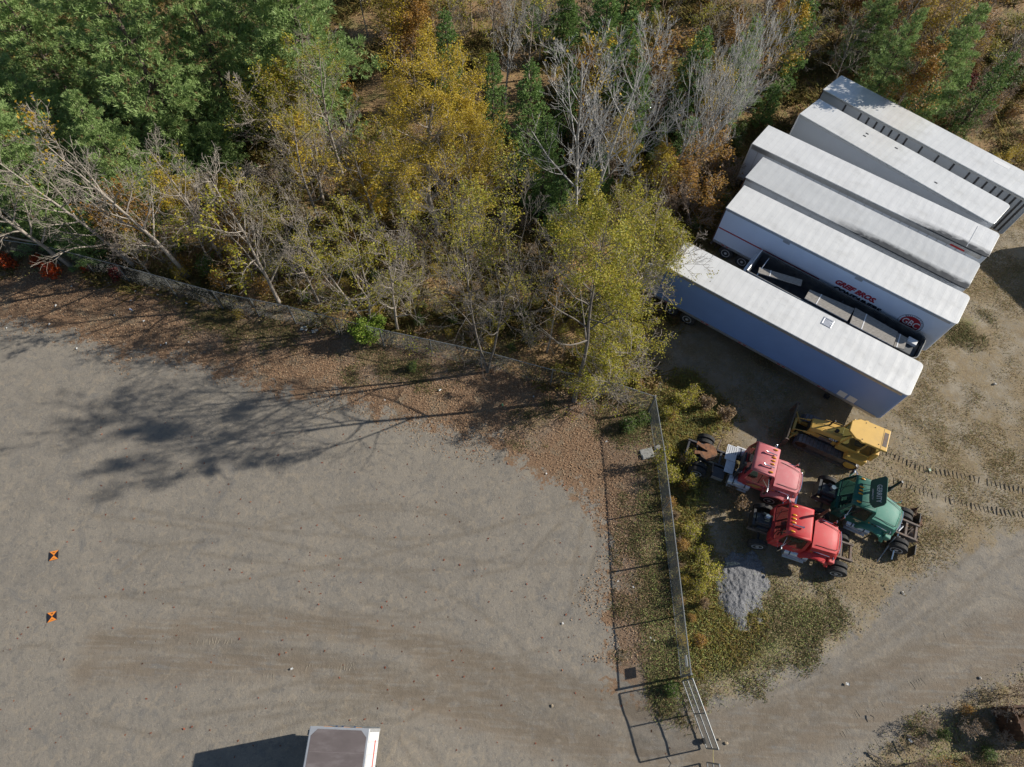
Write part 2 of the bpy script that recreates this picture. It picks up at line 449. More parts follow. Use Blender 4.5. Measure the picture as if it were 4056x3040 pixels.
    lv = mix(step(noise(.8, 5, .6), .5, .64), lv, mix(.6, lv, (.20, .17, .12)))
    lfac = step(math_('ADD', sa.outputs[0], math_('ADD', math_('MULTIPLY', math_('SUBTRACT', mid, .5), 1.7), math_('MULTIPLY', math_('SUBTRACT', fine, .5), .8))), .45, .62)
    col = mix(math_('MULTIPLY', lfac, math_('SUBTRACT', 1.0, math_('MULTIPLY', sa.outputs[1], .7))), col, lv)
    # forest floor
    ff = ramp(math_('ADD', math_('MULTIPLY', fine, .6), math_('MULTIPLY', mid, .4)), [(.3, (.14, .095, .05)), (.48, (.26, .17, .085)), (.62, (.37, .24, .125)), (.8, (.44, .32, .18))])
    ff = mix(step(noise(.35, 5, .6), .5, .62), ff, ramp(fine, [(.3, (.10, .085, .035)), (.7, (.26, .22, .09))]))
    col = mix(step(math_('ADD', sb.outputs[0], math_('MULTIPLY', math_('SUBTRACT', mid, .5), .9)), .42, .6), col, ff)
    col = mix(1.0, col, ramp(grit, [(.25, (.84, .84, .84)), (.5, (1, 1, 1)), (.78, (1.12, 1.12, 1.12))]), 'MULTIPLY')
    L(col, b.inputs['Base Color'])
    h = math_('ADD', math_('MULTIPLY', grit, .5), math_('MULTIPLY', fine, .9))
    bp = node(nt, 'ShaderNodeBump'); bp.inputs['Strength'].default_value = .55; bp.inputs['Distance'].default_value = .05
    L(h, bp.inputs['Height']); L(bp.outputs[0], b.inputs['Normal'])
    return m
me.materials.append(ground_material())

def ground_z(x, y):
    x, y = np.atleast_1d(np.asarray(x, float)), np.atleast_1d(np.asarray(y, float))
    i = np.clip(np.searchsorted(xs, x), 0, nx - 1); j = np.clip(np.searchsorted(ys, y), 0, ny - 1)
    return GZ[j, i]
# ------------------------------------------------------------------ wheels and trailers
def wheel(parent, x, y, z, r, w, out, rim='hub', yaw=0.0):
    t = MB().lathe([(-w / 2, r * .55), (-w / 2, r * .9), (-w * .38, r), (w * .38, r), (w / 2, r * .9), (w / 2, r * .55)], (0, 0, 0), 'y', 28).build('wheel', MT['tyre'], parent, smooth=True)
    t.location = (x, y, z); t.rotation_euler = (0, 0, yaw)
    s = 1 if out > 0 else -1
    m = MB().lathe([(s * w * .30, r * .56), (s * w * .52, r * .58), (s * w * .52, r * .5), (s * w * .30, r * .44), (s * w * .34, r * .2), (s * w * .55, r * .18), (s * w * .55, .02)], (0, 0, 0), 'y', 22)
    for k in range(8):
        a = 2 * math.pi * k / 8
        m.box(r * .34 * math.cos(a) - .02, r * .34 * math.cos(a) + .02, min(s * w * .33, s * w * .40), max(s * w * .33, s * w * .40), r * .34 * math.sin(a) - .02, r * .34 * math.sin(a) + .02, 1)
    m.build('rim', [MT[rim], MT['darkmetal']], t, smooth=True)
    return t

def roofmat(name, c, streak=0.0, seed=0.0):
    m = mat(name, c, .32, .25, var=.05, scale=.9, dirt=(.5, .48, .43), dscale=.6, dlo=.55, dhi=.95, stretch=(.5, 1, 1))
    nt = m.node_tree; L = nt.links.new; b = nt.nodes['Principled BSDF']
    tc = node(nt, 'ShaderNodeTexCoord')
    wv = node(nt, 'ShaderNodeTexWave'); wv.inputs['Scale'].default_value = .52; wv.inputs['Distortion'].default_value = 4.0; wv.inputs['Detail'].default_value = 2
    L(tc.outputs['Object'], wv.inputs['Vector'])
    no = node(nt, 'ShaderNodeTexNoise'); no.inputs['Scale'].default_value = 1.1; no.inputs['Detail'].default_value = 3; L(tc.outputs['Object'], no.inputs['Vector'])
    ad = node(nt, 'ShaderNodeMath', operation='MULTIPLY_ADD'); L(wv.outputs['Fac'], ad.inputs[0]); ad.inputs[1].default_value = .2; L(no.outputs['Fac'], ad.inputs[2])
    bp = node(nt, 'ShaderNodeBump'); bp.inputs['Strength'].default_value = .35; bp.inputs['Distance'].default_value = .06
    L(ad.outputs[0], bp.inputs['Height']); L(bp.outputs[0], b.inputs['Normal'])
    w2 = node(nt, 'ShaderNodeTexWave'); w2.inputs['Scale'].default_value = .82; w2.inputs['Distortion'].default_value = .15; w2.inputs['Detail'].default_value = 1; L(tc.outputs['Object'], w2.inputs['Vector'])
    ml = node(nt, 'ShaderNodeMapRange'); ml.inputs[1].default_value = .985; ml.inputs[2].default_value = 1.0; ml.inputs[4].default_value = .22; L(w2.outputs['Fac'], ml.inputs[0])
    n5 = node(nt, 'ShaderNodeTexNoise'); n5.inputs['Scale'].default_value = 3.5; n5.inputs['Detail'].default_value = 8; n5.inputs['Roughness'].default_value = .75; L(tc.outputs['Object'], n5.inputs['Vector'])
    m5 = node(nt, 'ShaderNodeMapRange'); m5.inputs[1].default_value = .56; m5.inputs[2].default_value = .74; m5.inputs[4].default_value = .35; L(n5.outputs['Fac'], m5.inputs[0])
    a5 = node(nt, 'ShaderNodeMath', operation='MAXIMUM'); L(ml.outputs[0], a5.inputs[0]); L(m5.outputs[0], a5.inputs[1])
    x5 = node(nt, 'ShaderNodeMix', data_type='RGBA'); L(a5.outputs[0], x5.inputs[0]); L(b.inputs['Base Color'].links[0].from_socket, x5.inputs[6]); x5.inputs[7].default_value = (.36, .35, .32, 1); L(x5.outputs[2], b.inputs['Base Color'])
    if streak:
        # soot along the near edge of the front half, worn in by dripping water
        sp = node(nt, 'ShaderNodeSeparateXYZ'); L(tc.outputs['Object'], sp.inputs[0])
        fx = node(nt, 'ShaderNodeMapRange'); fx.inputs[1].default_value = streak - 3.5; fx.inputs[2].default_value = streak + 1; L(sp.outputs[0], fx.inputs[0])
        fy = node(nt, 'ShaderNodeMapRange'); fy.inputs[1].default_value = .75; fy.inputs[2].default_value = .1; L(sp.outputs[1], fy.inputs[0])
        mp = node(nt, 'ShaderNodeMapping'); mp.inputs['Scale'].default_value = (1.2, 2.4, 1); L(tc.outputs['Object'], mp.inputs[0])
        n2 = node(nt, 'ShaderNodeTexNoise'); n2.inputs['Scale'].default_value = 1.4; n2.inputs['Detail'].default_value = 8; n2.inputs['Distortion'].default_value = .8; L(mp.outputs[0], n2.inputs['Vector'])
        a1 = node(nt, 'ShaderNodeMath', operation='MULTIPLY'); L(fx.outputs[0], a1.inputs[0]); L(fy.outputs[0], a1.inputs[1])
        nm = node(nt, 'ShaderNodeMapRange'); nm.inputs[1].default_value = .34; nm.inputs[2].default_value = .62; nm.inputs[3].default_value = .55; L(n2.outputs['Fac'], nm.inputs[0])
        a2 = node(nt, 'ShaderNodeMath', operation='MULTIPLY'); L(a1.outputs[0], a2.inputs[0]); L(nm.outputs[0], a2.inputs[1])
        mr = node(nt, 'ShaderNodeMapRange'); mr.inputs[1].default_value = .04; mr.inputs[2].default_value = .5; L(a2.outputs[0], mr.inputs[0])
        mx = node(nt, 'ShaderNodeMix', data_type='RGBA'); L(mr.outputs[0], mx.inputs[0])
        src = b.inputs['Base Color'].links[0].from_socket
        L(src, mx.inputs[6]); mx.inputs[7].default_value = (.07, .07, .068, 1); L(mx.outputs[2], b.inputs['Base Color'])
    return m

def footprint(L, w, r, x0=0.0, ins=0.0, n=5):
    p = [(x0 + ins, ins)]
    for k in range(n + 1):
        a = -math.pi / 2 + math.pi / 2 * k / n
        p.append((L - ins - r + r * math.cos(a), ins + r + r * math.sin(a)))
    for k in range(n + 1):
        a = math.pi / 2 * k / n
        p.append((L - ins - r + r * math.cos(a), w - ins - r + r * math.sin(a)))
    p.append((x0 + ins, w - ins))
    return p

def trailer(x, y, deg, L, h, w, label, side='white_side', roof=None, frame_m='white', ribs=None, seams=None, axle=2.48, rail_h=.12, refl=True, open_door=False):
    t = empty('semi_trailer', (x, y, 0), math.radians(deg), label, 'trailer', 'semi trailers parked side by side')
    zb = 1.12
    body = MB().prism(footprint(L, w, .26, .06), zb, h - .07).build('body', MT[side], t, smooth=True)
    MB().prism(footprint(L + .015, w, .26, 0.0, -.02), h - .07, h).build('roof', roof or MT['white'], t, smooth=True, bevel=.02)
    for yy in (-.035, w + .012):
        MB().box(.08, L - .3, yy, yy + .023, h - .07 - rail_h, h - .075).build('top_rail', MT['rail'], t)
        MB().box(.08, L - .3, yy, yy + .023, zb - .08, zb + .10).build('bottom_rail', MT['alu'], t)
    if ribs:
        for rx in ribs:
            MB().box(rx, rx + .13, -.024, .004, zb + .102, h - .07 - rail_h - .002).build('side_post', MT['darkmetal'] if ribs else MT['alu'], t)
    if seams:
        m = MB()
        for k in range(1, int(L / seams)):
            m.box(k * seams, k * seams + .03, -.008, .003, zb + .102, h - .07 - rail_h - .002)
        m.build('panel_joints', MT['rail'], t)
    # rear frame and doors
    f = MB()
    f.box(-.04, .058, -.02, .12, zb - .1, h - .075).box(-.04, .058, w - .12, w + .02, zb - .1, h - .075)
    f.box(-.04, .058, .122, w - .122, h - .24, h - .075).box(-.04, .058, .122, w - .122, zb - .1, zb + .04)
    f.build('rear_frame', MT[frame_m], t, bevel=.01)
    for k in range(2):
        y0 = .13 + k * (w - .26) / 2 + .005
        d = MB().box(-.02, .04, y0, y0 + (w - .26) / 2 - .01, zb + .05, h - .25).build('rear_door', MT['white'], t)
        lr = MB()
        for q in (.35, .75): lr.tube([(-.05, y0 + q, zb + .1), (-.05, y0 + q, h - .3)], .018, 6)
        lr.build('lock_rod', MT['alu'], d)
        if open_door and k == 0:      # swung right round, hanging out behind in line with the side
            d.matrix_basis = Matrix.Translation((-.02, .06, 0)) @ Matrix.Rotation(math.radians(104), 4, 'Z') @ Matrix.Translation((0, -.13, 0))
    # running gear
    g = MB()
    for yy in (.78, w - .88): g.box(.3, 4.6, yy, yy + .1, .78, zb - .085)
    for k in range(9): g.box(.5 + k * .5, .56 + k * .5, .6, w - .6, .9, zb - .09)
    g.build('bogie_frame', MT['rustgrey'], t)
    for ax in (axle - 1.25, axle):
        MB().tube([(ax, .3, .52), (ax, w - .3, .52)], .07, 8).build('axle', MT['darkmetal'], t)
        for yy, out in ((.16, -1), (.47, -1), (w - .47, 1), (w - .16, 1)):
            wheel(t, ax, yy, .52, .52, .27, out)
    for yy in (.45, w - .45):
        lg = MB().box(L - 3.0, L - 2.86, yy - .07, yy + .07, .08, zb - .085).box(L - 3.1, L - 2.76, yy - .15, yy + .15, .0, .075)
        lg.build('landing_leg', MT['darkmetal'], t)
        MB().box(axle - 2.15, axle - 2.12, yy - .3, yy + .3, .3, .95).build('mud_flap', MT['black'], t)
    b = MB().box(-.06, .06, .2, w - .2, .5, .6)
    for yy in (.5, w - .6): b.box(-.03, .03, yy, yy + .1, .602, zb - .105)
    b.build('rear_bumper', MT['rustgrey'], t)
    if refl:
        for k in range(int(L / 2.6)):
            for q in (0, .32):
                MB().box(.75 + k * 2.6 + q, .93 + k * 2.6 + q, -.048, -.037, zb - .02, zb + .04).build('reflector', MT['redp'], t)
    return t

R_A = roofmat('white_trailer_roof', (.78, .77, .735)); R_B = roofmat('grey_white_trailer_roof', (.62, .62, .60), streak=9.0)
R_C = roofmat('white_sooty_trailer_roof', (.78, .77, .74), streak=13.6)
t1 = trailer(9.041, 24.852, -33.755, 15.0, 3.97, 2.567, 'white semi trailer nearest the bulldozer with plain shaded blue looking side', roof=R_A, rail_h=.16, side='skylit_side', open_door=True)
for q in (12.25, 12.85): MB().box(q, q + .48, -.006, .004, 1.24, 1.72).build('patch_plate', MT['white'], t1)
m = MB(); c = (9.55, 2.0)
for k, (a0, a1, b0, b1) in enumerate(((-.3, .3, -.3, -.22), (-.3, .3, .22, .3), (-.3, -.22, -.218, .218), (.22, .3, -.218, .218))):
    m.box(c[0] + a0, c[0] + a1, c[1] + b0, c[1] + b1, 3.968, 4.0)
m.box(c[0] - .215, c[0] + .215, c[1] - .215, c[1] + .215, 3.968, 3.985)
m.build('roof_vent', MT['alu'], t1, bevel=.01)

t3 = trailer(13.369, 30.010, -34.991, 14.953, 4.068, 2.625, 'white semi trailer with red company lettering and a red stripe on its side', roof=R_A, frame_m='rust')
M_RED = mat('red_lettering', (.36, .02, .03), .45, var=.06); M_INK = mat('dark_blue_lettering', (.012, .02, .03), .45, var=.1)
def side_text(par, body, x, z, size, m, name='lettering', **k):
    return text(name, body, size, m, par, frame((x, -.009, z), (1, 0, 0), (0, 0, 1)), **k)
side_text(t3, 'GREIF BROS.', 9.43, 2.83, .50, M_RED, shear=.3, bold=.028, sx=.94)
side_text(t3, 'CONTAINERS', 9.75, 2.30, .50, M_INK, shear=.3, bold=.028, sx=.98)
MB().box(.09, 7.3, -.008, .004, 2.29, 2.39).build('stripe', M_RED, t3)
for q in (4.15, 8.94): MB().box(q, q + .46, -.014, .004, 3.68, 3.86).build('label_plate', MT['rail'], t3)
lg = MB(); cx, cz, n = 13.1, 2.56, 40
for k in range(n):
    a0, a1 = 2 * math.pi * k / n, 2 * math.pi * (k + 1) / n
    p = lambda r, a, yy: (cx + r * math.cos(a), yy, cz + r * math.sin(a))
    lg.poly([p(.685, a0, -.008), p(.71, a0, -.008), p(.71, a1, -.008), p(.685, a1, -.008)], 1)
lg.poly([(cx + .57 * math.cos(2 * math.pi * k / n), -.009, cz + .57 * math.sin(2 * math.pi * k / n)) for k in range(n)], 0)
emb = lg.build('emblem', [M_RED, M_INK], t3, fix=False)
text('emblem_letters', 'GBC', .66, MT['white'], emb, frame((cx, -.0125, cz + .02), (1, 0, 0), (0, 0, 1)), bold=.004, sx=.74)
for word, a0 in (('QUALITY', 140), ('SERVICE', 62)):
    for i, ch in enumerate(word):
        a = math.radians(a0 - i * 10.5); ex = (math.sin(a), 0, -math.cos(a)); ey = (math.cos(a), 0, math.sin(a))
        text('emblem_words', ch, .10, M_INK, emb, frame((cx + .63 * math.cos(a), -.0125, cz + .63 * math.sin(a)), ex, ey), bold=.003)

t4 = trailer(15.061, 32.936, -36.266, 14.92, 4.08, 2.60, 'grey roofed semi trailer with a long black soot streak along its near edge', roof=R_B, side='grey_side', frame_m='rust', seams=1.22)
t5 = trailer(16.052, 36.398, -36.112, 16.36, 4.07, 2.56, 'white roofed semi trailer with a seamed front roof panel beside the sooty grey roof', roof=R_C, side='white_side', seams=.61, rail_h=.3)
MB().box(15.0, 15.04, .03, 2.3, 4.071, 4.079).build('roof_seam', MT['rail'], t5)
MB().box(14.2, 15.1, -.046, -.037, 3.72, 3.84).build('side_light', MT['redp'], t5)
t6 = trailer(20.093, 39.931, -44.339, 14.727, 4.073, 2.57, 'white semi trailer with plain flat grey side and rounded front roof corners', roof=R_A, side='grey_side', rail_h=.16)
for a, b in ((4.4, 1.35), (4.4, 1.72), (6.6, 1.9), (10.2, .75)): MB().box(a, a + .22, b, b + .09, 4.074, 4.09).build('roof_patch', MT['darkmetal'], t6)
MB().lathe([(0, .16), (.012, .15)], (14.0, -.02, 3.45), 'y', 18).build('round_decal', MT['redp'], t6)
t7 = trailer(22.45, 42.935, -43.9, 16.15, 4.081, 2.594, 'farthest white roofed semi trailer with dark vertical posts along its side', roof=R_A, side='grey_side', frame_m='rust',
             ribs=[2.0, 3.3, 3.95, 4.6, 5.2, 5.8, 6.4, 7.0, 8.2, 9.45, 10.6, 11.75, 12.4, 13.0, 13.6, 14.1, 14.6, 15.0, 15.4, 15.7])
MB().box(12.4, 13.5, 1.95, 2.35, 4.082, 4.088).build('roof_patch', MT['white'], t7)
t8 = trailer(38.8, 31.6, -62, 14.0, 4.05, 2.6, 'white semi trailer standing beyond the right edge of the yard', roof=R_A)
del t8['group']

# open topped trailer between the first two
def open_trailer():
    A, B, Cc = Vector(at(*[(2961.5) / PXS, 1074.8 / PXS], 2.48)), Vector(at(3026.6 / PXS, 991.6 / PXS, 2.48)), Vector(at(3675.9 / PXS, 1329.8 / PXS, 2.48))
    deg = -35.1; L, w = 10.95, 2.17
    t = empty('open_top_trailer', (A.x, A.y, 0), math.radians(deg), 'dark grey open top trailer between two white trailers with boards laid across it', 'trailer')
    wall = mat('dark_grey_tub_paint', (.075, .08, .085), .55, .2, var=.2, dirt=(.2, .19, .17), dscale=1.4, dlo=.5, dhi=.9)
    zt, zb = 2.45, 1.2
    def foot(ins, r=.5, n=6):
        p = []
        for cx_, cy_, a0 in ((L - r, r, -90), (L - r, w - r, 0)):
            for k in range(n + 1):
                a = math.radians(a0 + 90 * k / n); p.append((cx_ + (r - ins) * math.cos(a), cy_ + (r - ins) * math.sin(a)))
        p += [(ins, w - ins), (ins, ins)]
        return p
    o_, i_ = foot(0), foot(.09)
    n = len(o_); m = MB()
    ring = lambda P, z: [(x, y, z) for x, y in P]
    m.loft([ring(o_, zb), ring(o_, zt), ring(i_, zt), ring(i_, zb + .1)], 0, caps=False)
    m.build('tub_wall', wall, t, smooth=True)
    MB().prism(foot(.005), zb - .05, zb + .1).build('floor', MT['darkmetal'], t)
    rl = foot(-.02); ri = foot(.03)
    MB().loft([ring(rl, zt + .002), ring(rl, zt + .06), ring(ri, zt + .06), ring(ri, zt + .002)], 0, caps=False).build('top_rim', mat('worn_grey_rim', (.2, .2, .19), .5, .3, var=.3), t)
    MB().tube([(-.05, .02, zt + .05), (-.05, w - .02, zt + .1)], .055, 8).build('tail_bar', MT['chrome'], t, smooth=True)
    bow = [(.62, .1 + (w - .2) * k / 10, zt - .05 + .28 * math.sin(math.pi * k / 10)) for k in range(11)]
    MB().tube(bow, .035, 8).build('tarp_bow', MT['chrome'], t, smooth=True)
    MB().box(-.3, -.1, .15, w - .15, zt - .25, zt - .1).build('tail_beam', MT['alu'], t)
    MB().box(L - 1.25, L - .12, .5, w - .5, zb + .2, zt - .25).build('front_bulkhead', wall, t, bevel=.05)
    MB().box(L - .9, L - .35, 1.2, 1.6, zt - .24, zt - .02).build('control_box', MT['white'], t, bevel=.015)
    for ax in (1.3, 2.6):
        for yy, out in ((.16, -1), (.46, -1), (w - .46, 1), (w - .16, 1)): wheel(t, ax, yy, .52, .52, .27, out)
    g = MB()
    for yy in (.7, w - .8): g.box(.2, L - .6, yy, yy + .1, .85, zb - .052)
    g.build('chassis', MT['rustgrey'], t)
    for yy in (.45, w - .45): MB().box(L - 2.4, L - 2.28, yy - .06, yy + .06, .0, zb - .053).build('landing_leg', MT['darkmetal'], t)
    # loose boards lying across the open tub
    board = mat('weathered_grey_board', (.30, .275, .24), .9, var=.3, scale=4, bump=.4, bscale=25, dirt=(.16, .15, .13), dscale=2.5, stretch=(1.2, 6, 1))
    lead = mat('dark_board_edge', (.07, .07, .07), .8)
    R = Matrix.Rotation(math.radians(deg), 4, 'Z'); base = Vector((A.x, A.y, 0))
    r6 = lambda u, v, z: Vector(at((2900 + u * 800 / 2212) / PXS, (950 + v * 800 / 2212) / PXS, z))
    for (cs, z, lab) in ((((300, 300), (770, 440), (755, 505), (285, 362)), 2.60, 'narrow grey weathered board over the rear of the open trailer'),
                         (((850, 545), (1340, 755), (1262, 890), (795, 640)), 2.66, 'wide grey weathered board across the middle of the open trailer'),
                         (((1350, 745), (1815, 1010), (1765, 1165), (1290, 915)), 2.66, 'wide grey weathered board near the front of the open trailer'),
                         (((1815, 1020), (1920, 1075), (1885, 1200), (1770, 1170)), 2.55, 'short dark board at the front end of the open trailer')):
        P4 = [r6(u, v, z + (.03 if i < 2 else -.03)) for i, (u, v) in enumerate(cs)]
        c = sum(P4, Vector()) / 4
        Q = [p - c for p in P4]
        ob = MB().hexa([tuple(q - Vector((0, 0, .06))) for q in (Q[3], Q[2], Q[1], Q[0])] + [tuple(q) for q in (Q[3], Q[2], Q[1], Q[0])]).build('cover_board', board, None)
        ob.location = c
        tag(ob, lab, 'board', 'boards laid over the open trailer')
        if len(lab) % 2 or 1:
            f = .27; a0, a1 = Q[3].lerp(Q[2], f), Q[0].lerp(Q[1], f); e = (Q[2] - Q[3]).normalized() * .03; up = Vector((0, 0, .003)); u2 = Vector((0, 0, .014))
            MB().hexa([tuple(v) for v in (a0 - e + up, a0 + e + up, a1 + e + up, a1 - e + up, a0 - e + u2, a0 + e + u2, a1 + e + u2, a1 - e + u2)]).build('batten', MT['white'], ob)
    for x0 in (2.5, 5.8, 8.6):
        MB().box(x0, x0 + .1, .095, w - .095, 1.98, 2.1).build('cross_bar', MT['darkmetal'], t)
open_trailer()

# ------------------------------------------------------------------ box truck at the bottom edge
def box_truck():
    h, w, L = 3.62, 2.46, 6.4
    A = at(1228 / PXS, 2876 / PXS, h); B = at(1520 / PXS, 2888 / PXS, h)
    ang = math.atan2(B[1] - A[1], B[0] - A[0])
    t = empty('box_truck', (A[0], A[1], 0), ang, 'white box truck with dull brown roof cut off by the bottom edge', 'truck')
    # local: x across (0..w), y negative along the length
    silver = mat('silver_frame', (.55, .56, .57), .4, .5, var=.08)
    roofm = mat('dull_brown_roof', (.14, .115, .11), .7, var=.12, scale=1.6, dirt=(.22, .195, .19), dscale=.8, dlo=.5, dhi=.8, stretch=(1, 2.2, 1))
    MB().box(.03, w - .03, -L, -.08, 1.0, h - .1).build('box_body', MT['white'], t, bevel=.01)
    r = .24
    MB().poly([(.10 + r, -.09, h + .005), (.10, -.09 - r, h + .005), (.10, -L, h + .005), (w - .10, -L, h + .005), (w - .10, -.09 - r, h + .005), (w - .10 - r, -.09, h + .005)]).build('roof', roofm, t)
    rb = MB()
    for k in range(1, 8): rb.box(.12, w - .12, -.1 - k * .8, -.085 - k * .8, h + .0055, h + .009)
    rb.build('roof_bow', mat('pale_roof_seam', (.2, .17, .165), .7), t)
    fr = MB().box(0, w, -L, -.0, h - .098, h)
    fr.build('top_frame', silver, t, bevel=.03)
    for x0 in (0, w - .12): MB().box(x0, x0 + .12, -.14, .0, 1.0, h - .1).build('corner_post', silver, t, bevel=.03)
    d = MB().box(.125, w - .125, -.075, -.03, 1.1, h - .12).build('roll_door', MT['white'], t)
    MB().box(.5, w - .4, -.029, .012, h - .3, h - .25).build('orange_strip', mat('orange_reflector_strip', (.5, .2, .03), .5), t)
    for q in (1.0, 1.25, 1.75): MB().box(q, q + .1, -.028, .05, h - .24, h - .15).build('latch', MT['chrome'], t, bevel=.01)
    # right side panel lines and red sticker
    pl = MB()
    for k in range(14): pl.box(w - .029, w - .024, -.5 - k * .45, -.49 - k * .45, 1.05, h - .12)
    pl.build('panel_joints', MT['rail'], t)
    MB().box(w - .0295, w - .018, -1.55, -.45, 1.75, 1.93).build('sticker', mat('red_sticker', (.6, .05, .04), .5), t)
    ch = MB()
    for x0 in (.75, w - .83): ch.box(x0, x0 + .08, -L - 1.9, -.2, .75, .97)
    ch.build('chassis', MT['darkmetal'], t)
    MB().box(.1, w - .1, -.15, .05, .55, .68).build('rear_bumper', MT['galv'], t)
    def wl(px_, y, out):
        ww = wheel(t, px_, y, .45, .45, .24, out); ww.rotation_euler = (0, 0, math.pi / 2)
        return ww
    for px_, out in ((.18, 1), (.46, 1), (w - .46, -1), (w - .18, -1)): wl(px_, -1.9, out)
    for px_, out in ((.25, 1), (w - .25, -1)): wl(px_, -L - 1.0, out)
    cab = MB().hexa([(.1, -L - 1.9, .6), (w - .1, -L - 1.9, .6), (w - .1, -L - .05, .6), (.1, -L - .05, .6), (.25, -L - 1.5, 2.4), (w - .25, -L - 1.5, 2.4), (w - .2, -L - .1, 2.5), (.2, -L - .1, 2.5)])
    c = cab.build('cab', MT['white'], t, bevel=.06)
    MB().poly([(.35, -L - 1.785, 1.5), (w - .35, -L - 1.785, 1.5), (w - .45, -L - 1.60, 2.3), (.45, -L - 1.60, 2.3)]).build('windshield', MT['glass'], c)
box_truck()

# rusty container at the right edge
def dumpster():
    A = at(4012 / PXS, 2797 / PXS, 1.5)
    t = empty('dumpster', (A[0], A[1], 0), math.radians(4), 'rusty brown open container in the weeds at the lower right corner', 'dumpster')
    L, w, h = 4.2, 1.4, 1.5
    m = MB().box(0, .06, -w, 0, .12, h).box(L - .06, L, -w, 0, .12, h).box(.062, L - .062, -.06, 0, .12, h).box(.062, L - .062, -w, -w + .06, .12, h).box(.062, L - .062, -w + .062, -.062, .12, .2)
    m.build('shell', MT['rust'], t)
    MB().box(-.03, L + .03, -.07, .03, h + .002, h + .06).build('top_rim', MT['rust'], t)
    for k in range(4): MB().box(-.05, -.002, -w + .1 + k * .3, -w + .18 + k * .3, .12, h).build('side_rib', MT['rust'], t)
    MB().box(.1, L - .1, -w + .1, -.1, 0, .118).build('skid', MT['darkmetal'], t)
dumpster()
# ------------------------------------------------------------------ road tractors
def clearglass():
    m = bpy.data.materials.new('cab_glass'); m.use_nodes = True
    nt = m.node_tree; L = nt.links.new; b = nt.nodes['Principled BSDF']
    b.inputs['Base Color'].default_value = (.02, .035, .03, 1); b.inputs['Roughness'].default_value = .05
    t = node(nt, 'ShaderNodeBsdfTransparent'); t.inputs[0].default_value = (.62, .72, .68, 1)
    n = node(nt, 'ShaderNodeTexNoise'); n.inputs['Scale'].default_value = 4
    mx = node(nt, 'ShaderNodeMixShader'); mx.inputs[0].default_value = .6
    L(b.outputs[0], mx.inputs[1]); L(t.outputs[0], mx.inputs[2]); L(mx.outputs[0], nt.nodes['Material Output'].inputs[0])
    return m
M_CG = clearglass()
MT['greyplate'] = mat('pierced_white_plate', (.62, .63, .64), .45, .3, var=.1)
MT['grease'] = mat('greasy_rusty_plate', (.22, .10, .045), .5, .3, var=.35, scale=5, dirt=(.06, .045, .035), dscale=3.5, dlo=.5, dhi=.62)
MT['seat'] = mat('grey_seat', (.09, .09, .085), .8)
MT['yellowd'] = mat('faded_yellow_decal', (.6, .45, .1), .5, var=.3, scale=9)

def mirror(parent, s):
    y = s * .98
    o = MB()
    o.tube([(.42, s * .9, 2.35), (.55, s * 1.38, 2.2), (.52, s * 1.38, 1.5), (.5, s * 1.0, 1.4)], .018, 6)
    o.tube([(.2, s * .93, 2.15), (.55, s * 1.38, 2.2)], .014, 6)
    ob = o.build('mirror_arm', MT['chrome'], parent)
    MB().box(.5, .57, s * 1.38 - .11, s * 1.38 + .11, 1.6, 2.08).build('mirror', MT['chrome'], ob, bevel=.02)

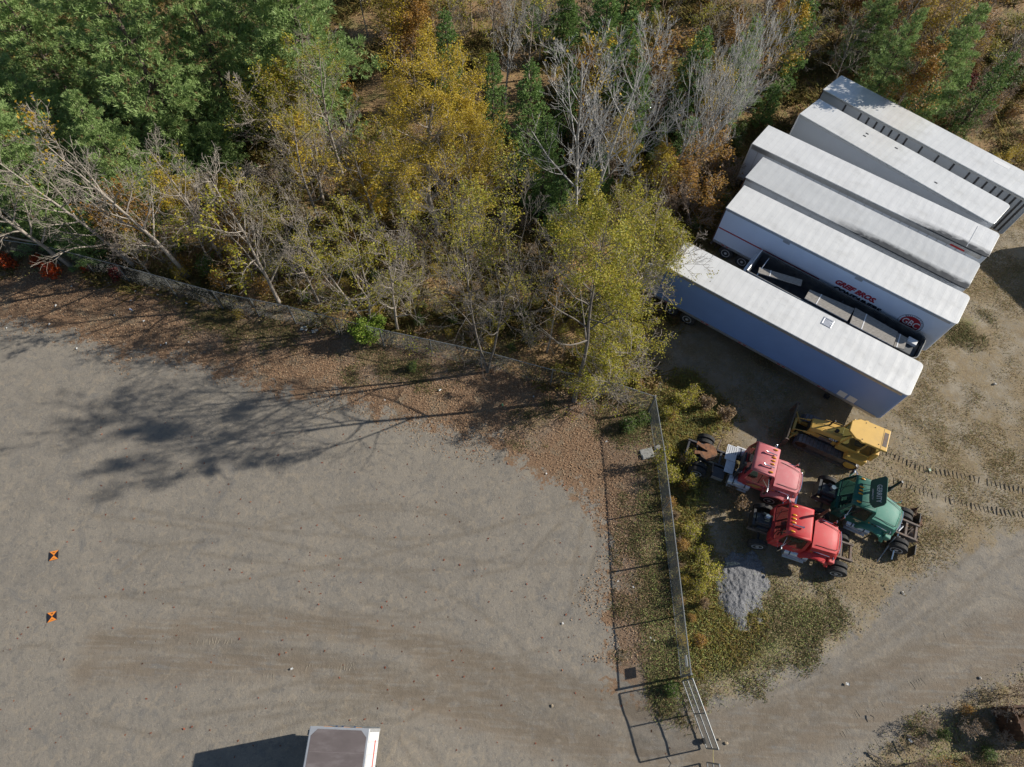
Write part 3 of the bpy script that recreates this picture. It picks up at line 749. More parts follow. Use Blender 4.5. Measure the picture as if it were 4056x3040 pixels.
def hood_mesh(name, paint, parent):
    """conventional hood: origin at the back of the hood on the centre line, nose towards +x, bottom at z .78"""
    def sec(x, wt, zt, wb, zb, bul=0.06):
        P = [(-wb, zb), (-wb, zb + (zt - zb) * .45), (-wt - bul, zt - .17), (-wt, zt - .05), (-wt * .62, zt), (0, zt + .02), (wt * .62, zt), (wt, zt - .05), (wt + bul, zt - .17), (wb, zb + (zt - zb) * .45), (wb, zb)]
        return [(x, y, z) for y, z in P]
    m = MB().loft([sec(0, .84, 1.80, .92, 1.02), sec(.45, .80, 1.78, .89, 1.02), sec(.9, .74, 1.72, .86, 1.0), sec(1.2, .69, 1.66, .84, .98), sec(1.38, .63, 1.56, .80, .95), sec(1.45, .58, 1.42, .78, .92)], 0, caps=True)
    h = m.build(name, paint, parent, smooth=True)
    # raised seam that frames the top panel near the nose
    for pts in ([(.15, .66, 1.80), (.9, .60, 1.742), (1.24, .53, 1.68), (1.31, .40, 1.672), (1.315, 0, 1.69), (1.31, -.40, 1.672), (1.24, -.53, 1.68), (.9, -.60, 1.742), (.15, -.66, 1.80)],):
        MB().tube(pts, .014, 5).build('hood_seam', MT['black'], h)
    # chrome nose with grille
    MB().loft([[(1.452, -.60, 1.40), (1.452, .60, 1.40), (1.452, .66, .95), (1.452, -.66, .95)], [(1.50, -.56, 1.36), (1.50, .56, 1.36), (1.50, .62, .97), (1.50, -.62, .97)]], 0).build('grille_surround', MT['chrome'], h)
    g = MB()
    for k in range(9): g.box(1.501, 1.512, -.5 + k * .118, -.44 + k * .118, 1.0, 1.33)
    g.build('grille', MT['black'], h)
    MB().tube([(1.40, -.60, 1.56), (1.46, -.3, 1.545), (1.47, 0, 1.55), (1.46, .3, 1.545), (1.40, .60, 1.56)], .035, 6).build('nose_trim', MT['chrome'], h, smooth=True)
    for s in (-1, 1):
        f = MB(); N = 9; rings = []
        for k in range(N + 1):
            a = math.radians(168 - 156 * k / N)
            r0, r1 = .58, .72
            cx, cz = .52, .52
            rings.append([(cx + r0 * 1.05 * math.cos(a), s * .80, cz + r0 * math.sin(a)), (cx + r0 * 1.05 * math.cos(a), s * 1.17, cz + r0 * math.sin(a)), (cx + (r1 - .02) * 1.08 * math.cos(a), s * 1.17, cz + (r1 - .04) * math.sin(a)), (cx + r1 * 1.1 * math.cos(a), s * 1.08, cz + r1 * math.sin(a)), (cx + r1 * 1.1 * math.cos(a), s * .80, cz + r1 * 1.12 * math.sin(a))])
        f.loft(rings, 0)
        fd = f.build('fender', paint, h, smooth=True)
        MB().sideprism([(1.12, .78), (1.40, .80), (1.42, 1.18), (1.1, 1.22)], s * .70, s * 1.06).build('headlight_housing', paint, h, bevel=.05)
        MB().box(1.421, 1.44, min(s * .76, s * 1.0), max(s * .76, s * 1.0), .92, 1.1).build('headlight', MT['chrome'], h)
        sl = MB()
        for q in (.25, .42): sl.box(q, q + .11, min(s * .905, s * .93), max(s * .905, s * .93), 1.36, 1.43)
        sl.build('vent_slot', MT['black'], h)
        MB().box(.02, 1.0, min(s * .90, s * .925), max(s * .90, s * .925), 1.485, 1.51).build('side_trim', MT['chrome'], h)
        MB().box(.1, .16, min(s * .915, s * .94), max(s * .915, s * .94), 1.36, 1.42).build('side_marker', MT['amber'], h)
        sp = MB().tube([(1.02, s * .98, 1.2), (1.08, s * 1.02, 1.62)], .014, 6)
        so = sp.build('spot_mirror_arm', MT['chrome'], h)
        MB().lathe([(-.03, .03), (0, .1), (.02, .1), (.06, .05)], (1.08, s * 1.02, 1.66), 'x', 12).build('spot_mirror', MT['chrome'], so, smooth=True)
    return h

def tractor(name, loc, deg, paint, roofpaint, label, hood=True, frame_m='darkmetal', stack_side=-1, stack_h=2.9, stack_m='black', tail=-3.9, glasses=True, horns=2, deck=True, group='parked road tractors', steer=0, flaps=False, fifth=True):
    t = empty(name, (loc[0], loc[1], 0), math.radians(deg), label, 'truck', group)
    fr = MB()
    for s in (-1, 1): fr.box(tail, 1.95, s * .43 - .045, s * .43 + .045, .74, 1.0)
    for q in (tail + .05, tail + .55, -2.0, -1.3, .9, 1.8): fr.box(q, q + .1, -.383, .383, .78, .96)
    fr.build('chassis', MT[frame_m], t)
    for s in (-1, 1):
        wheel(t, 1.2, s * 1.03, .5, .5, .27, s, yaw=math.radians(steer))
        for yy in (.76, 1.08): wheel(t, -2.9, s * yy, .5, .5, .26, s)
        tk = MB().tube([(-1.25, s * .86, .72), (-.05, s * .86, .72)], .31, 18)
        tank = tk.build('fuel_tank', MT['alu'], t, smooth=True)
        for q in (-1.0, -.35): MB().tube([(q, s * .86, .72), (q + .06, s * .86, .72)], .322, 18).build('tank_strap', MT['darkmetal'], tank, smooth=True)
        st = MB().box(-1.2, -.1, s * 1.16 - .08, s * 1.16 + .08, .50, .53).box(-1.2, -.1, s * 1.16 - .06, s * 1.16 + .06, .80, .83)
        st.build('step', MT['greyplate'], t)
        if flaps: MB().box(-3.62, -3.58, s * .95 - .28, s * .95 + .28, .25, .95).build('mud_flap', MT['black'], t)
        if deck: MB().tube([(-2.25, s * .45, 1.0), (-2.2, s * 1.05, 1.12)], .035, 6).build('flap_bar', MT['rustgrey'], t)
    MB().tube([(-2.9, -.7, .5), (-2.9, .7, .5)], .1, 10).lathe([(-.22, .1), (-.15, .26), (.15, .26), (.22, .1)], (-2.9, 0, .5), 'y', 14).build('rear_axle', MT['darkmetal'], t, smooth=True)
    MB().tube([(1.2, -.9, .46), (1.2, .9, .46)], .07, 8).build('front_axle', MT['darkmetal'], t)
    # fifth wheel: horseshoe plate with a throat open to the rear
    pts = []
    for k in range(19):
        a = math.radians(-142 + 284 * k / 18); pts.append((-2.72 + .5 * math.cos(a), .5 * math.sin(a)))
    pts += [(-3.4, .42), (-3.42, .2), (-2.78, .05), (-2.74, 0), (-2.78, -.05), (-3.42, -.2), (-3.4, -.42)]
    if fifth: MB().prism(pts, 1.10, 1.2).build('fifth_wheel', MT['grease'], t)
    if fifth: MB().box(-3.0, -2.45, -.38, .38, 1.002, 1.098).build('fifth_wheel_base', MT['darkmetal'], t)
    if deck:
        dk = MB().box(-1.75, -1.15, .05, 1.0, 1.02, 1.05)
        d = dk.build('deck_plate', MT['greyplate'], t)
        hs = MB()
        for i in range(7):
            for j in range(5): hs.box(-1.7 + j * .11, -1.66 + j * .11, .5 + i * .07, .54 + i * .07, 1.051, 1.054)
        hs.build('deck_holes', MT['black'], d)
        rb = MB().box(-1.62, -1.12, -.72, .03, 1.02, 1.045)
        r_ = rb.build('deck_plate', MT['alu'], t)
        for k in range(6): MB().box(-1.6 + k * .08, -1.57 + k * .08, -.70, .01, 1.046, 1.06).build('deck_rib', MT['greyplate'], r_)
        bb = MB().box(-2.15, -1.5, -1.15, -.55, .55, .95).build('battery_box', MT['darkmetal'], t, bevel=.02)
        MB().box(-2.13, -1.52, -1.165, -1.151, .6, .9).build('box_lid', MT['alu'], bb)
    else:
        bb = MB().box(-1.9, -1.3, -.35, .35, .9, 1.25).build('gearbox_cover', MT['darkmetal'], t, bevel=.03)
    # cab shell
    cb = MB().hexa([(-.78, -.98, .92), (.86, -.98, .92), (.86, .98, .92), (-.78, .98, .92), (-.78, -.99, 1.62), (.84, -.99, 1.62), (.84, .99, 1.62), (-.78, .99, 1.62)])
    cab = cb.build('cab', paint, t, smooth=False, bevel=.03)
    rf = MB().loft([[(-.66, -.88, 2.62), (.62, -.88, 2.62), (.62, .88, 2.62), (-.66, .88, 2.62)], [(-.60, -.85, 2.74), (.57, -.85, 2.72), (.57, .85, 2.72), (-.60, .85, 2.74)], [(-.50, -.72, 2.79), (.48, -.72, 2.77), (.48, .72, 2.77), (-.50, .72, 2.79)]], 0)
    roof = rf.build('roof', roofpaint, t, smooth=True, bevel=.02)
    for s in (-1, 1):
        for (xb0, xb1, xt0, xt1) in ((.68, .84, .50, .62), (-.78, -.62, -.66, -.52)):
            MB().hexa([(xb0, s * .99 - .05 * (s > 0), 1.622), (xb1, s * .99 - .05 * (s > 0), 1.622), (xb1, s * .99 + .05 * (s < 0), 1.622), (xb0, s * .99 + .05 * (s < 0), 1.622),
                     (xt0, s * .88 - .05 * (s > 0), 2.618), (xt1, s * .88 - .05 * (s > 0), 2.618), (xt1, s * .88 + .05 * (s < 0), 2.618), (xt0, s * .88 + .05 * (s < 0), 2.618)]).build('pillar', paint, t)
    MB().hexa([(-.78, -.938, 1.622), (-.73, -.938, 1.622), (-.73, .938, 1.622), (-.78, .938, 1.622), (-.752, -.92, 1.86), (-.70, -.92, 1.86), (-.70, .92, 1.86), (-.752, .92, 1.86)]).build('rear_sill', paint, t)
    if glasses:
        ws = MB().poly([(.82, -.93, 1.64), (.82, .93, 1.64), (.61, .82, 2.6), (.61, -.82, 2.6)]).build('windshield', M_CG, t, fix=False)
        for s in (-1, 1): MB().tube([(.845, s * .1, 1.64), (.74, s * .62, 2.15)], .012, 5).build('wiper', MT['black'], ws)
    MB().poly([(-.755, -.9, 1.87), (-.755, .9, 1.87), (-.655, .82, 2.6), (-.655, -.82, 2.6)]).build('rear_window', M_CG, t, fix=False)
    for s in (-1, 1):
        MB().poly([(-.6, s * .985, 1.64), (.66, s * .985, 1.64), (.48, s * .885, 2.6), (-.5, s * .885, 2.6)]).build('side_window', M_CG, t, fix=False)
        d = MB().box(-.5, .66, min(s * .992, s * 1.012), max(s * .992, s * 1.012), .96, 1.6).build('door', paint, t, bevel=.008)
        MB().box(-.42, -.24, min(s * 1.013, s * 1.04), max(s * 1.013, s * 1.04), 1.38, 1.43).build('handle', MT['chrome'], d)
        MB().box(-.48, .64, min(s * 1.013, s * 1.024), max(s * 1.013, s * 1.024), 1.5, 1.54).build('door_trim', MT['chrome'], d)
        mirror(t, s)
        MB().tube([(.1, s * .98, 1.66), (.02, s * .90, 2.58)], .018, 5).build('window_bar', MT['black'], t)
    for yy in (-.68, -.2, 0, .2, .68):
        MB().lathe([(-.15, .012), (-.08, .04), (.02, .05), (.07, .03)], (.36, yy, 2.795), 'x', 10).build('marker_light', MT['amber'], t, smooth=True)
    for q in range(horns):
        yy = (.35, -.42)[q]
        MB().tube([(.42, yy, 2.86), (.1, yy, 2.89), (-.08, yy, 2.9), (-.14, yy, 2.9)], [.03, .03, .045, .07], 10).tube([(.3, yy, 2.77), (.3, yy, 2.87)], .02, 6).build('air_horn', MT['chrome'], t, smooth=True)
    # interior
    MB().box(.35, .83, -.9, .9, 1.30, 1.615).build('dashboard', MT['black'], cab)
    for s in (-1, 1):
        MB().box(-.5, 0, s * .45 - .25, s * .45 + .25, 1.621, 1.74).box(-.55, -.42, s * .45 - .25, s * .45 + .25, 1.741, 2.3).build('seat', MT['seat'], t, bevel=.04)
    ring = [(.33 + .1 * math.cos(a) , .45 + .23 * math.sin(a), 1.84 - .2 * math.cos(a)) for a in [2 * math.pi * k / 18 for k in range(19)]]
    MB().tube(ring, .02, 6, caps=False).tube([(.33, .45, 1.84), (.55, .45, 1.63)], .025, 6).build('steering_wheel', MT['rustgrey'], t)
    s = stack_side
    sk = MB().tube([(-.98, s * .72, .95), (-.98, s * .72, stack_h - .9)], .11, 12).tube([(-.98, s * .72, stack_h - .9), (-.98, s * .72, stack_h - .1), (-1.02, s * .72, stack_h)], .065, 12)
    sk.build('exhaust_stack', MT[stack_m], t, smooth=True)
    MB().tube([(-.98, s * .72, 1.7), (-.98, s * .72, 1.8)], .13, 12).build('stack_clamp', MT['chrome'], t)
    MB().box(-.9, -.8, -.5, .5, 1.1, 1.8).build('rear_panel', MT['darkmetal'], t)
    if hood:
        h = hood_mesh('hood', roofpaint, t); h.location = (.88, 0, 0)
        MB().box(2.42, 2.55, -1.1, 1.1, .5, .82).build('bumper', MT['chrome'], t, bevel=.03)
    else:
        e = MB().box(.95, 1.75, -.3, .3, .95, 1.5).box(1.0, 1.5, -.42, -.31, 1.1, 1.35).box(1.0, 1.6, .31, .45, 1.0, 1.3)
        e.tube([(1.1, .2, 1.55), (1.7, .25, 1.6), (1.85, .3, 1.2)], .06, 8).tube([(1.0, -.25, 1.55), (1.5, -.3, 1.62)], .08, 8)
        e.build('engine', MT['darkmetal'], t, bevel=.02)
        MB().box(1.8, 1.92, -.45, .45, .75, 1.5).build('radiator', MT['black'], t)
        MB().box(.85, .95, -.85, .85, 1.0, 1.58).build('firewall', paint, t)
        MB().lathe([(0, .12), (.25, .12)], (1.25, -.15, 1.5), 'z', 12).build('air_filter', MT['alu'], t, smooth=True)
    return t

P_R1 = mat('faded_red_paint', (.42, .045, .055), .55, var=.12, scale=1.5, spec=.3, dirt=(.36, .17, .15), dscale=2.6, dlo=.48, dhi=.8)
P_R1T = mat('chalky_red_roof_paint', (.47, .115, .125), .6, var=.08, scale=1.2, dirt=(.46, .22, .21), dscale=2.2, dlo=.46, dhi=.8)
P_R2 = mat('bright_red_paint', (.50, .038, .04), .5, var=.08, scale=1.2, spec=.3, dirt=(.36, .12, .10), dscale=2.4, dlo=.5, dhi=.85)
P_GR = mat('dark_green_paint', (.012, .105, .075), .5, var=.12, scale=1.5, spec=.3, dirt=(.10, .17, .13), dscale=2.4, dlo=.48, dhi=.85)
P_GRH = mat('chalky_green_hood_paint', (.045, .20, .145), .55, var=.1, scale=1.5, spec=.3, dirt=(.15, .26, .20), dscale=2.2, dlo=.46, dhi=.85)
tr1 = tractor('road_tractor', (13.70, 12.98), -20.5, P_R1, P_R1T, 'faded red road tractor with its hood in place and bare frame behind the cab', stack_side=-1, stack_h=2.85)
mm = MB()
for a, b, c, d in ((-.4, .25, 1.12, 1.2), (-.3, .4, 1.21, 1.3), (-.15, .3, 1.31, 1.4)): mm.poly([(a, -1.014, c), (b, -1.014, c + .03), (b + .1, -1.014, d), (a + .1, -1.014, d - .03)])
mm.build('door_decal', MT['yellowd'], tr1)
tr2 = tractor('road_tractor', (14.84, 9.67), 163.2, P_R2, P_R2, 'bright red hoodless road tractor facing the gravel pile', hood=False, stack_side=-1, stack_h=3.5, stack_m='rust', tail=-3.45, horns=1, deck=False, frame_m='rustgrey', steer=6, fifth=False)
tr3 = tractor('road_tractor', (18.60, 11.33), 156.5, P_GR, P_GR, 'dark green hoodless road tractor with a lettered wind deflector on its roof', hood=False, stack_side=-1, stack_h=3.9, tail=-3.6, horns=0, deck=False, frame_m='rustgrey', flaps=True, fifth=False)
def loose_hood(px, z, deg, paint, label):
    o = hood_mesh('truck_hood', paint, None)
    o.location = (px[0], px[1], z); o.rotation_euler = (0, 0, math.radians(deg))
    return tag(o, label, 'truck hood', 'truck hoods set on the rear frames')
def loc_of(root, p):
    return (Matrix.Translation(root.location) @ Matrix.Rotation(root.rotation_euler.z, 4, 'Z')) @ Vector(p)
q = loc_of(tr2, (-.98, 0, 0)); loose_hood((q.x, q.y), .25, 163.2 - 180 - 1.5, P_R2, 'bright red truck hood sitting nose outward on the rear of the red tractor')
q = loc_of(tr3, (-.82, .02, 0)); loose_hood((q.x, q.y), .25, 156.5 - 180 - 8, P_GRH, 'green truck hood sitting nose outward on the rear of the green tractor')
# lettered wind deflector of the green tractor
def deflector():
    inv = (Matrix.Translation(tr3.location) @ Matrix.Rotation(tr3.rotation_euler.z, 4, 'Z')).inverted()
    z4 = lambda u, v, z: inv @ Vector(at((3200 + u * 480 / 1941) / PXS, (1830 + v * 480 / 1941) / PXS, z))
    P = [z4(1010, 310, 3.0), z4(1040, 290, 3.05), z4(1250, 228, 3.62), z4(1285, 262, 3.7), z4(1255, 650, 3.7), z4(1225, 695, 3.6), z4(1080, 748, 3.18), z4(1045, 735, 3.1), z4(985, 655, 3.0), z4(980, 560, 2.98)]
    c = sum(P, Vector()) / len(P)
    u = ((P[8] - P[0])).normalized(); w_ = ((P[3] + P[4]) / 2 - (P[0] + P[8]) / 2); w_ = (w_ - u * w_.dot(u)).normalized(); nrm = u.cross(w_)
    if nrm.z < 0: nrm = -nrm
    flat = [c + u * (p - c).dot(u) + w_ * (p - c).dot(w_) for p in P]
    n = len(flat)
    m = MB().add([p + nrm * .02 for p in flat] + [p - nrm * .02 for p in flat], [list(range(n)), list(range(2 * n - 1, n - 1, -1))] + [(i, n + i, n + (i + 1) % n, (i + 1) % n) for i in range(n)])
    o = m.build('wind_deflector', mat('deep_green_panel', (.010, .075, .055), .4, var=.1, coat=.2), tr3)
    ex, ey = u, w_
    if ex.cross(ey).z < 0: ex = -ex
    M = frame(c + nrm * .026 + w_ * .10, ex, nrm.cross(ex))
    text('lettering', 'GERRITY', .36, mat('pale_lettering', (.55, .62, .62), .5), o, M, sx=.72, bold=.004, shear=.1)
    text('small_lettering', 'GERRITY', .10, MT['white'], o, frame(c + nrm * .026 - w_ * .22, ex, nrm.cross(ex)), sx=1.6, shear=.3)
    sp = MB()
    for s in (-.5, .5):
        b = c + u * s
        sp.tube([Vector((-.2, (b.y), 2.78)), b - nrm * .02 + w_ * .25], .018, 5)
        sp.tube([Vector((.35, (b.y), 2.77)), b - nrm * .02 - w_ * .3], .018, 5)
    sp.build('deflector_strut', MT['black'], tr3)
deflector()

# ------------------------------------------------------------------ bulldozer
def bulldozer():
    Y = mat('dozer_yellow_paint', (.66, .40, .085), .5, var=.07, scale=2, dirt=(.42, .28, .11), dscale=1.6, dlo=.52, dhi=.9)
    t = empty('bulldozer', (19.42, 14.86, 0), math.radians(155), 'yellow bulldozer with glazed cab standing in front of the nearest white trailer', 'bulldozer')
    ox = .55     # tracks run from the rear sprocket forward
    for s in (-1, 1):
        yc = s * .74; w = .26
        prof = []
        for cx, a0 in ((2.35, 90), (-.45, 270)):
            for k in range(11):
                a = math.radians(a0 - 180 * k / 10); prof.append((cx + .40 * math.cos(a), .42 + .40 * math.sin(a)))
        n = len(prof)
        inner = [(x * .985 + .01, .42 + (z - .42) * .84) for x, z in prof]
        m = MB()
        m.loft([[(x, yc - w, z) for x, z in prof], [(x, yc + w, z) for x, z in prof], [(x, yc + w, z) for x, z in inner], [(x, yc - w, z) for x, z in inner], [(x, yc - w, z) for x, z in prof]], 0, caps=False)
        tr = m.build('track', MT['rustgrey'], t)
        # shoes with grousers
        P = prof + [prof[0]]
        d = [0]
        for a, b in zip(P[:-1], P[1:]): d.append(d[-1] + math.dist(a, b))
        sh = MB(); N = 40
        for k in range(N):
            q = d[-1] * k / N
            i = max(j for j in range(len(P) - 1) if d[j] <= q)
            f = (q - d[i]) / max(1e-6, d[i + 1] - d[i])
            x, z = P[i][0] + (P[i + 1][0] - P[i][0]) * f, P[i][1] + (P[i + 1][1] - P[i][1]) * f
            tx, tz = P[i + 1][0] - P[i][0], P[i + 1][1] - P[i][1]; l = math.hypot(tx, tz); tx, tz = tx / l, tz / l
            nx_, nz_ = -tz, tx
            if nx_ * (x - .95) * .2 + nz_ * (z - .42) < 0: nx_, nz_ = -nx_, -nz_
            M = Matrix(((tx, 0, nx_, x), (0, 1, 0, yc), (tz, 0, nz_, z), (0, 0, 0, 1)))
            sh.box(-.075, .075, -w - .01, w + .01, .001, .022, 0, M)
            sh.box(-.075, -.05, -w - .01, w + .01, .0225, .06, 0, M)
        sh.build('track_shoes', mat('worn_track_steel', (.20, .19, .19), .5, .5, var=.3, scale=6), tr)
        MB().lathe([(-.2, .1), (-.18, .33), (.18, .33), (.2, .1)], (-.45, yc, .42), 'y', 18).build('sprocket', Y, tr, smooth=True)
        MB().lathe([(-.18, .08), (-.16, .32), (.16, .32), (.18, .08)], (2.35, yc, .42), 'y', 18).build('idler', MT['rust'], tr, smooth=True)
        MB().box(-.2, 2.1, yc - .14, yc + .14, .2, .58).build('track_frame', MT['rustgrey'], tr, bevel=.04)
        MB().hexa([(.2, s * .98 - .48 * (s > 0), .93), (-.9, s * .98 - .48 * (s > 0), .93), (-.9, s * .98 + .48 * (s < 0), .93), (.2, s * .98 + .48 * (s < 0), .93), (.1, s * .98 - .48 * (s > 0), 1.25), (-.9, s * .98 - .48 * (s > 0), 1.45), (-.9, s * .98 + .48 * (s < 0), 1.45), (.1, s * .98 + .48 * (s < 0), 1.25)]).build('fender', Y, t, bevel=.04)
        arm = MB().hexa([(1.0, s * .36 - .07, .5), (3.1, s * .5 - .07, .3), (3.1, s * .5 + .07, .3), (1.0, s * .36 + .07, .5), (1.0, s * .36 - .07, .75), (3.1, s * .5 - .07, .55), (3.1, s * .5 + .07, .55), (1.0, s * .36 + .07, .75)])
        arm.build('push_arm', Y, t)
        cy = MB().tube([(2.0, s * .44, 1.25), (2.6, s * .42, 1.05)], .06, 10).tube([(2.6, s * .42, 1.05), (3.08, s * .4, .85)], .03, 8)
        cy.build('lift_cylinder', Y, t, smooth=True)
    MB().box(-.85, 2.2, -.44, .44, .5, 1.0).build('hull', MT['darkmetal'], t)
    # engine hood
    hd = MB().loft([[(2.42, y, z) for y, z in ((-.38, .85), (.38, .85), (.40, 1.35), (.33, 1.55), (-.33, 1.55), (-.40, 1.35))], [(1.9, y, z) for y, z in ((-.42, .9), (.42, .9), (.45, 1.5), (.36, 1.72), (-.36, 1.72), (-.45, 1.5))], [(.78, y, z) for y, z in ((-.44, .9), (.44, .9), (.47, 1.6), (.38, 1.86), (-.38, 1.86), (-.47, 1.6))]], 0)
    hood = hd.build('engine_hood', Y, t, bevel=.03)
    for s in (-1, 1):
        bk = MB().poly([(2.15, s * .452, 1.42), (.82, s * .478, 1.36), (.82, s * .482, 1.60), (1.85, s * .464, 1.49)])
        b_ = bk.build('side_decal', M_INK, hood)
        text('lettering', 'CAT', .22, MT['white'], b_, frame((1.10, s * .488, 1.485), (-s, 0, .06), (0, 0, 1)), bold=.008)
        MB().box(1.05, 1.75, min(s * .458, s * .478), max(s * .458, s * .478), 1.05, 1.32).build('side_grille', MT['rustgrey'], hood)
    MB().box(2.421, 2.45, -.3, .3, .9, 1.4).build('front_grille', MT['black'], hood)
    MB().tube([(1.55, -.2, 1.74), (1.55, -.2, 2.2), (1.48, -.2, 2.3)], .05, 10).build('exhaust', MT['black'], t, smooth=True)
    MB().lathe([(0, .1), (.2, .11), (.26, .05)], (1.15, .1, 1.79), 'z', 12).build('pre_cleaner', MT['black'], t, smooth=True)
    for s in (-1, 1): MB().tube([(1.9, s * .3, 1.75), (1.85, s * .3, 1.92), (.95, s * .34, 2.02), (.9, s * .34, 1.88)], .018, 6).build('grab_rail', Y, t)
    # cab
    MB().box(-.95, .76, -.62, .62, 1.0, 1.52).build('cab_base', Y, t, bevel=.03)
    tops = [(.62, .58), (.62, -.58), (-.28, .66), (-.28, -.66), (-.98, .62), (-.98, -.62)]
    bots = [(.74, .55), (.74, -.55), (-.22, .60), (-.22, -.60), (-.92, .58), (-.92, -.58)]
    for (bx, by), (tx, ty) in zip(bots, tops): MB().tube([(bx, by, 1.522), (tx, ty, 2.61)], .05, 4).build('cab_post', Y, t)
    for s in (-1, 1):
        MB().poly([(.72, s * .565, 1.53), (-.2, s * .61, 1.53), (-.26, s * .655, 2.6), (.6, s * .585, 2.6)]).build('side_window', M_CG, t, fix=False)
        MB().poly([(-.26, s * .61, 1.53), (-.9, s * .59, 1.53), (-.96, s * .625, 2.6), (-.32, s * .665, 2.6)]).build('side_window', M_CG, t, fix=False)
    MB().poly([(.76, -.5, 1.53), (.76, .5, 1.53), (.64, .53, 2.6), (.64, -.53, 2.6)]).build('front_window', M_CG, t, fix=False)
    MB().box(-.5, 0, -.28, .28, 1.521, 1.75).box(-.6, -.45, -.28, .28, 1.7505, 2.3).build('seat', MT['seat'], t, bevel=.05)
    rp = [(.83, -.34), (.83, .34), (.42, .66), (.2, .66), (.12, .74), (.0, .74), (-.06, .70), (-1.22, .70), (-1.22, -.70), (-.06, -.70), (.0, -.74), (.12, -.74), (.2, -.66), (.42, -.66)]
    rf = MB().prism(rp[::-1][::-1], 2.62, 2.76).build('roof', Y, t, bevel=.035)
    MB().box(-.885, -.87, -.66, .66, 2.761, 2.766).build('roof_joint', MT['rustgrey'], rf)
    MB().box(-1.15, -.93, -.45, .45, 2.761, 2.768).build('roof_grille', MT['rustgrey'], rf)
    for a, b in ((.1, .55), (.1, -.55), (-.75, .45), (-.4, -.5)): MB().lathe([(0, .03), (.02, .025)], (a, b, 2.761), 'z', 8).build('roof_bolt', MT['black'], rf)
    MB().box(-1.2, -.98, -.60, .60, 1.15, 2.0).build('rear_tank', Y, t, bevel=.04)
    # blade, curved in section, angled
    bl = MB(); rings = []
    sec = [(.12, .02), (.03, .25), (0, .5), (.03, .75), (.12, .98), (.07, 1.0), (-.03, .76), (-.06, .5), (-.03, .25), (.06, .0)]
    for yy in (-1.36, 1.36): rings.append([(3.22 + dx, yy, z) for dx, z in sec])
    b = bl.loft(rings, 0).build('blade', mat('worn_blade_steel', (.16, .13, .10), .55, .4, var=.3, scale=3, dirt=(.35, .19, .04), dscale=1.2), t)
    for yy in (-1.34, 1.30): MB().box(3.2, 3.4, yy, yy + .04, .0, 1.04).build('end_bit', MT['rustgrey'], b)
    MB().box(3.0, 3.155, -.45, .45, .35, .8).build('blade_bracket', Y, b, bevel=.03)
    for s in (-1, 1): MB().tube([(2.75, s * .3, .55), (3.14, s * .95, .6)], .05, 8).build('angle_cylinder', Y, b, smooth=True)
bulldozer()

# scrap around the green tractor
def wpt(u, v, z): return Vector(at((3200 + u * 480 / 1941) / PXS, (1830 + v * 480 / 1941) / PXS, z))
for a, b, r, m_, lab in (((1480, 1010, 1.2), (1340, 1560, .05), .045, 'chrome', 'bright chrome pole leaning from the green hood to the ground'), ((1610, 945, .5), (1450, 1110, 1.15), .04, 'alu', 'dull metal pole crossing behind the nose of the green hood'), ((1400, 1200, .9), (1100, 1600, .04), .04, 'galv', 'grey steel pole leaning under the green hood')):
    tag(MB().tube([wpt(*a), wpt(*b)], r, 10).build('metal_pole', MT[m_], None, smooth=True), lab, 'pole')
def scrap(name, cpx, size, seed, m_, lab):
    r = random.Random(seed); c = wpt(*cpx, 0); m = MB()
    for k in range(7):
        p = [Vector((r.uniform(-size, size), r.uniform(-size, size), .03 + abs(r.gauss(0, .18)))) for _ in range(3)]
        nrm = (p[1] - p[0]).cross(p[2] - p[0]).normalized() * .012
        q_ = [v for v in p] + [p[0] + (p[2] - p[1]) * .6]
        q_ = [Vector((v.x, v.y, max(.02, v.z))) for v in q_]
        m.hexa([tuple(v - nrm) for v in q_] + [tuple(v + nrm) for v in q_])
    for k in range(3):
        a, b = Vector((r.uniform(-size, size), r.uniform(-size, size), .05)), Vector((r.uniform(-size, size), r.uniform(-size, size), r.uniform(.2, .6)))
        m.tube([a, (a + b) / 2 + Vector((0, 0, .12)), b], .03, 6)
    o = m.build(name, MT[m_], None); o.location = (c.x, c.y, 0)
    tag(o, lab, 'scrap metal')
scrap('scrap_metal', (1650, 900), .55, 3, 'rust', 'twisted rusty scrap metal behind the nose of the green hood')
scrap('scrap_metal', (1580, 1180), .5, 5, 'rustgrey', 'torn brown scrap metal lying against the rear tyre of the green tractor')
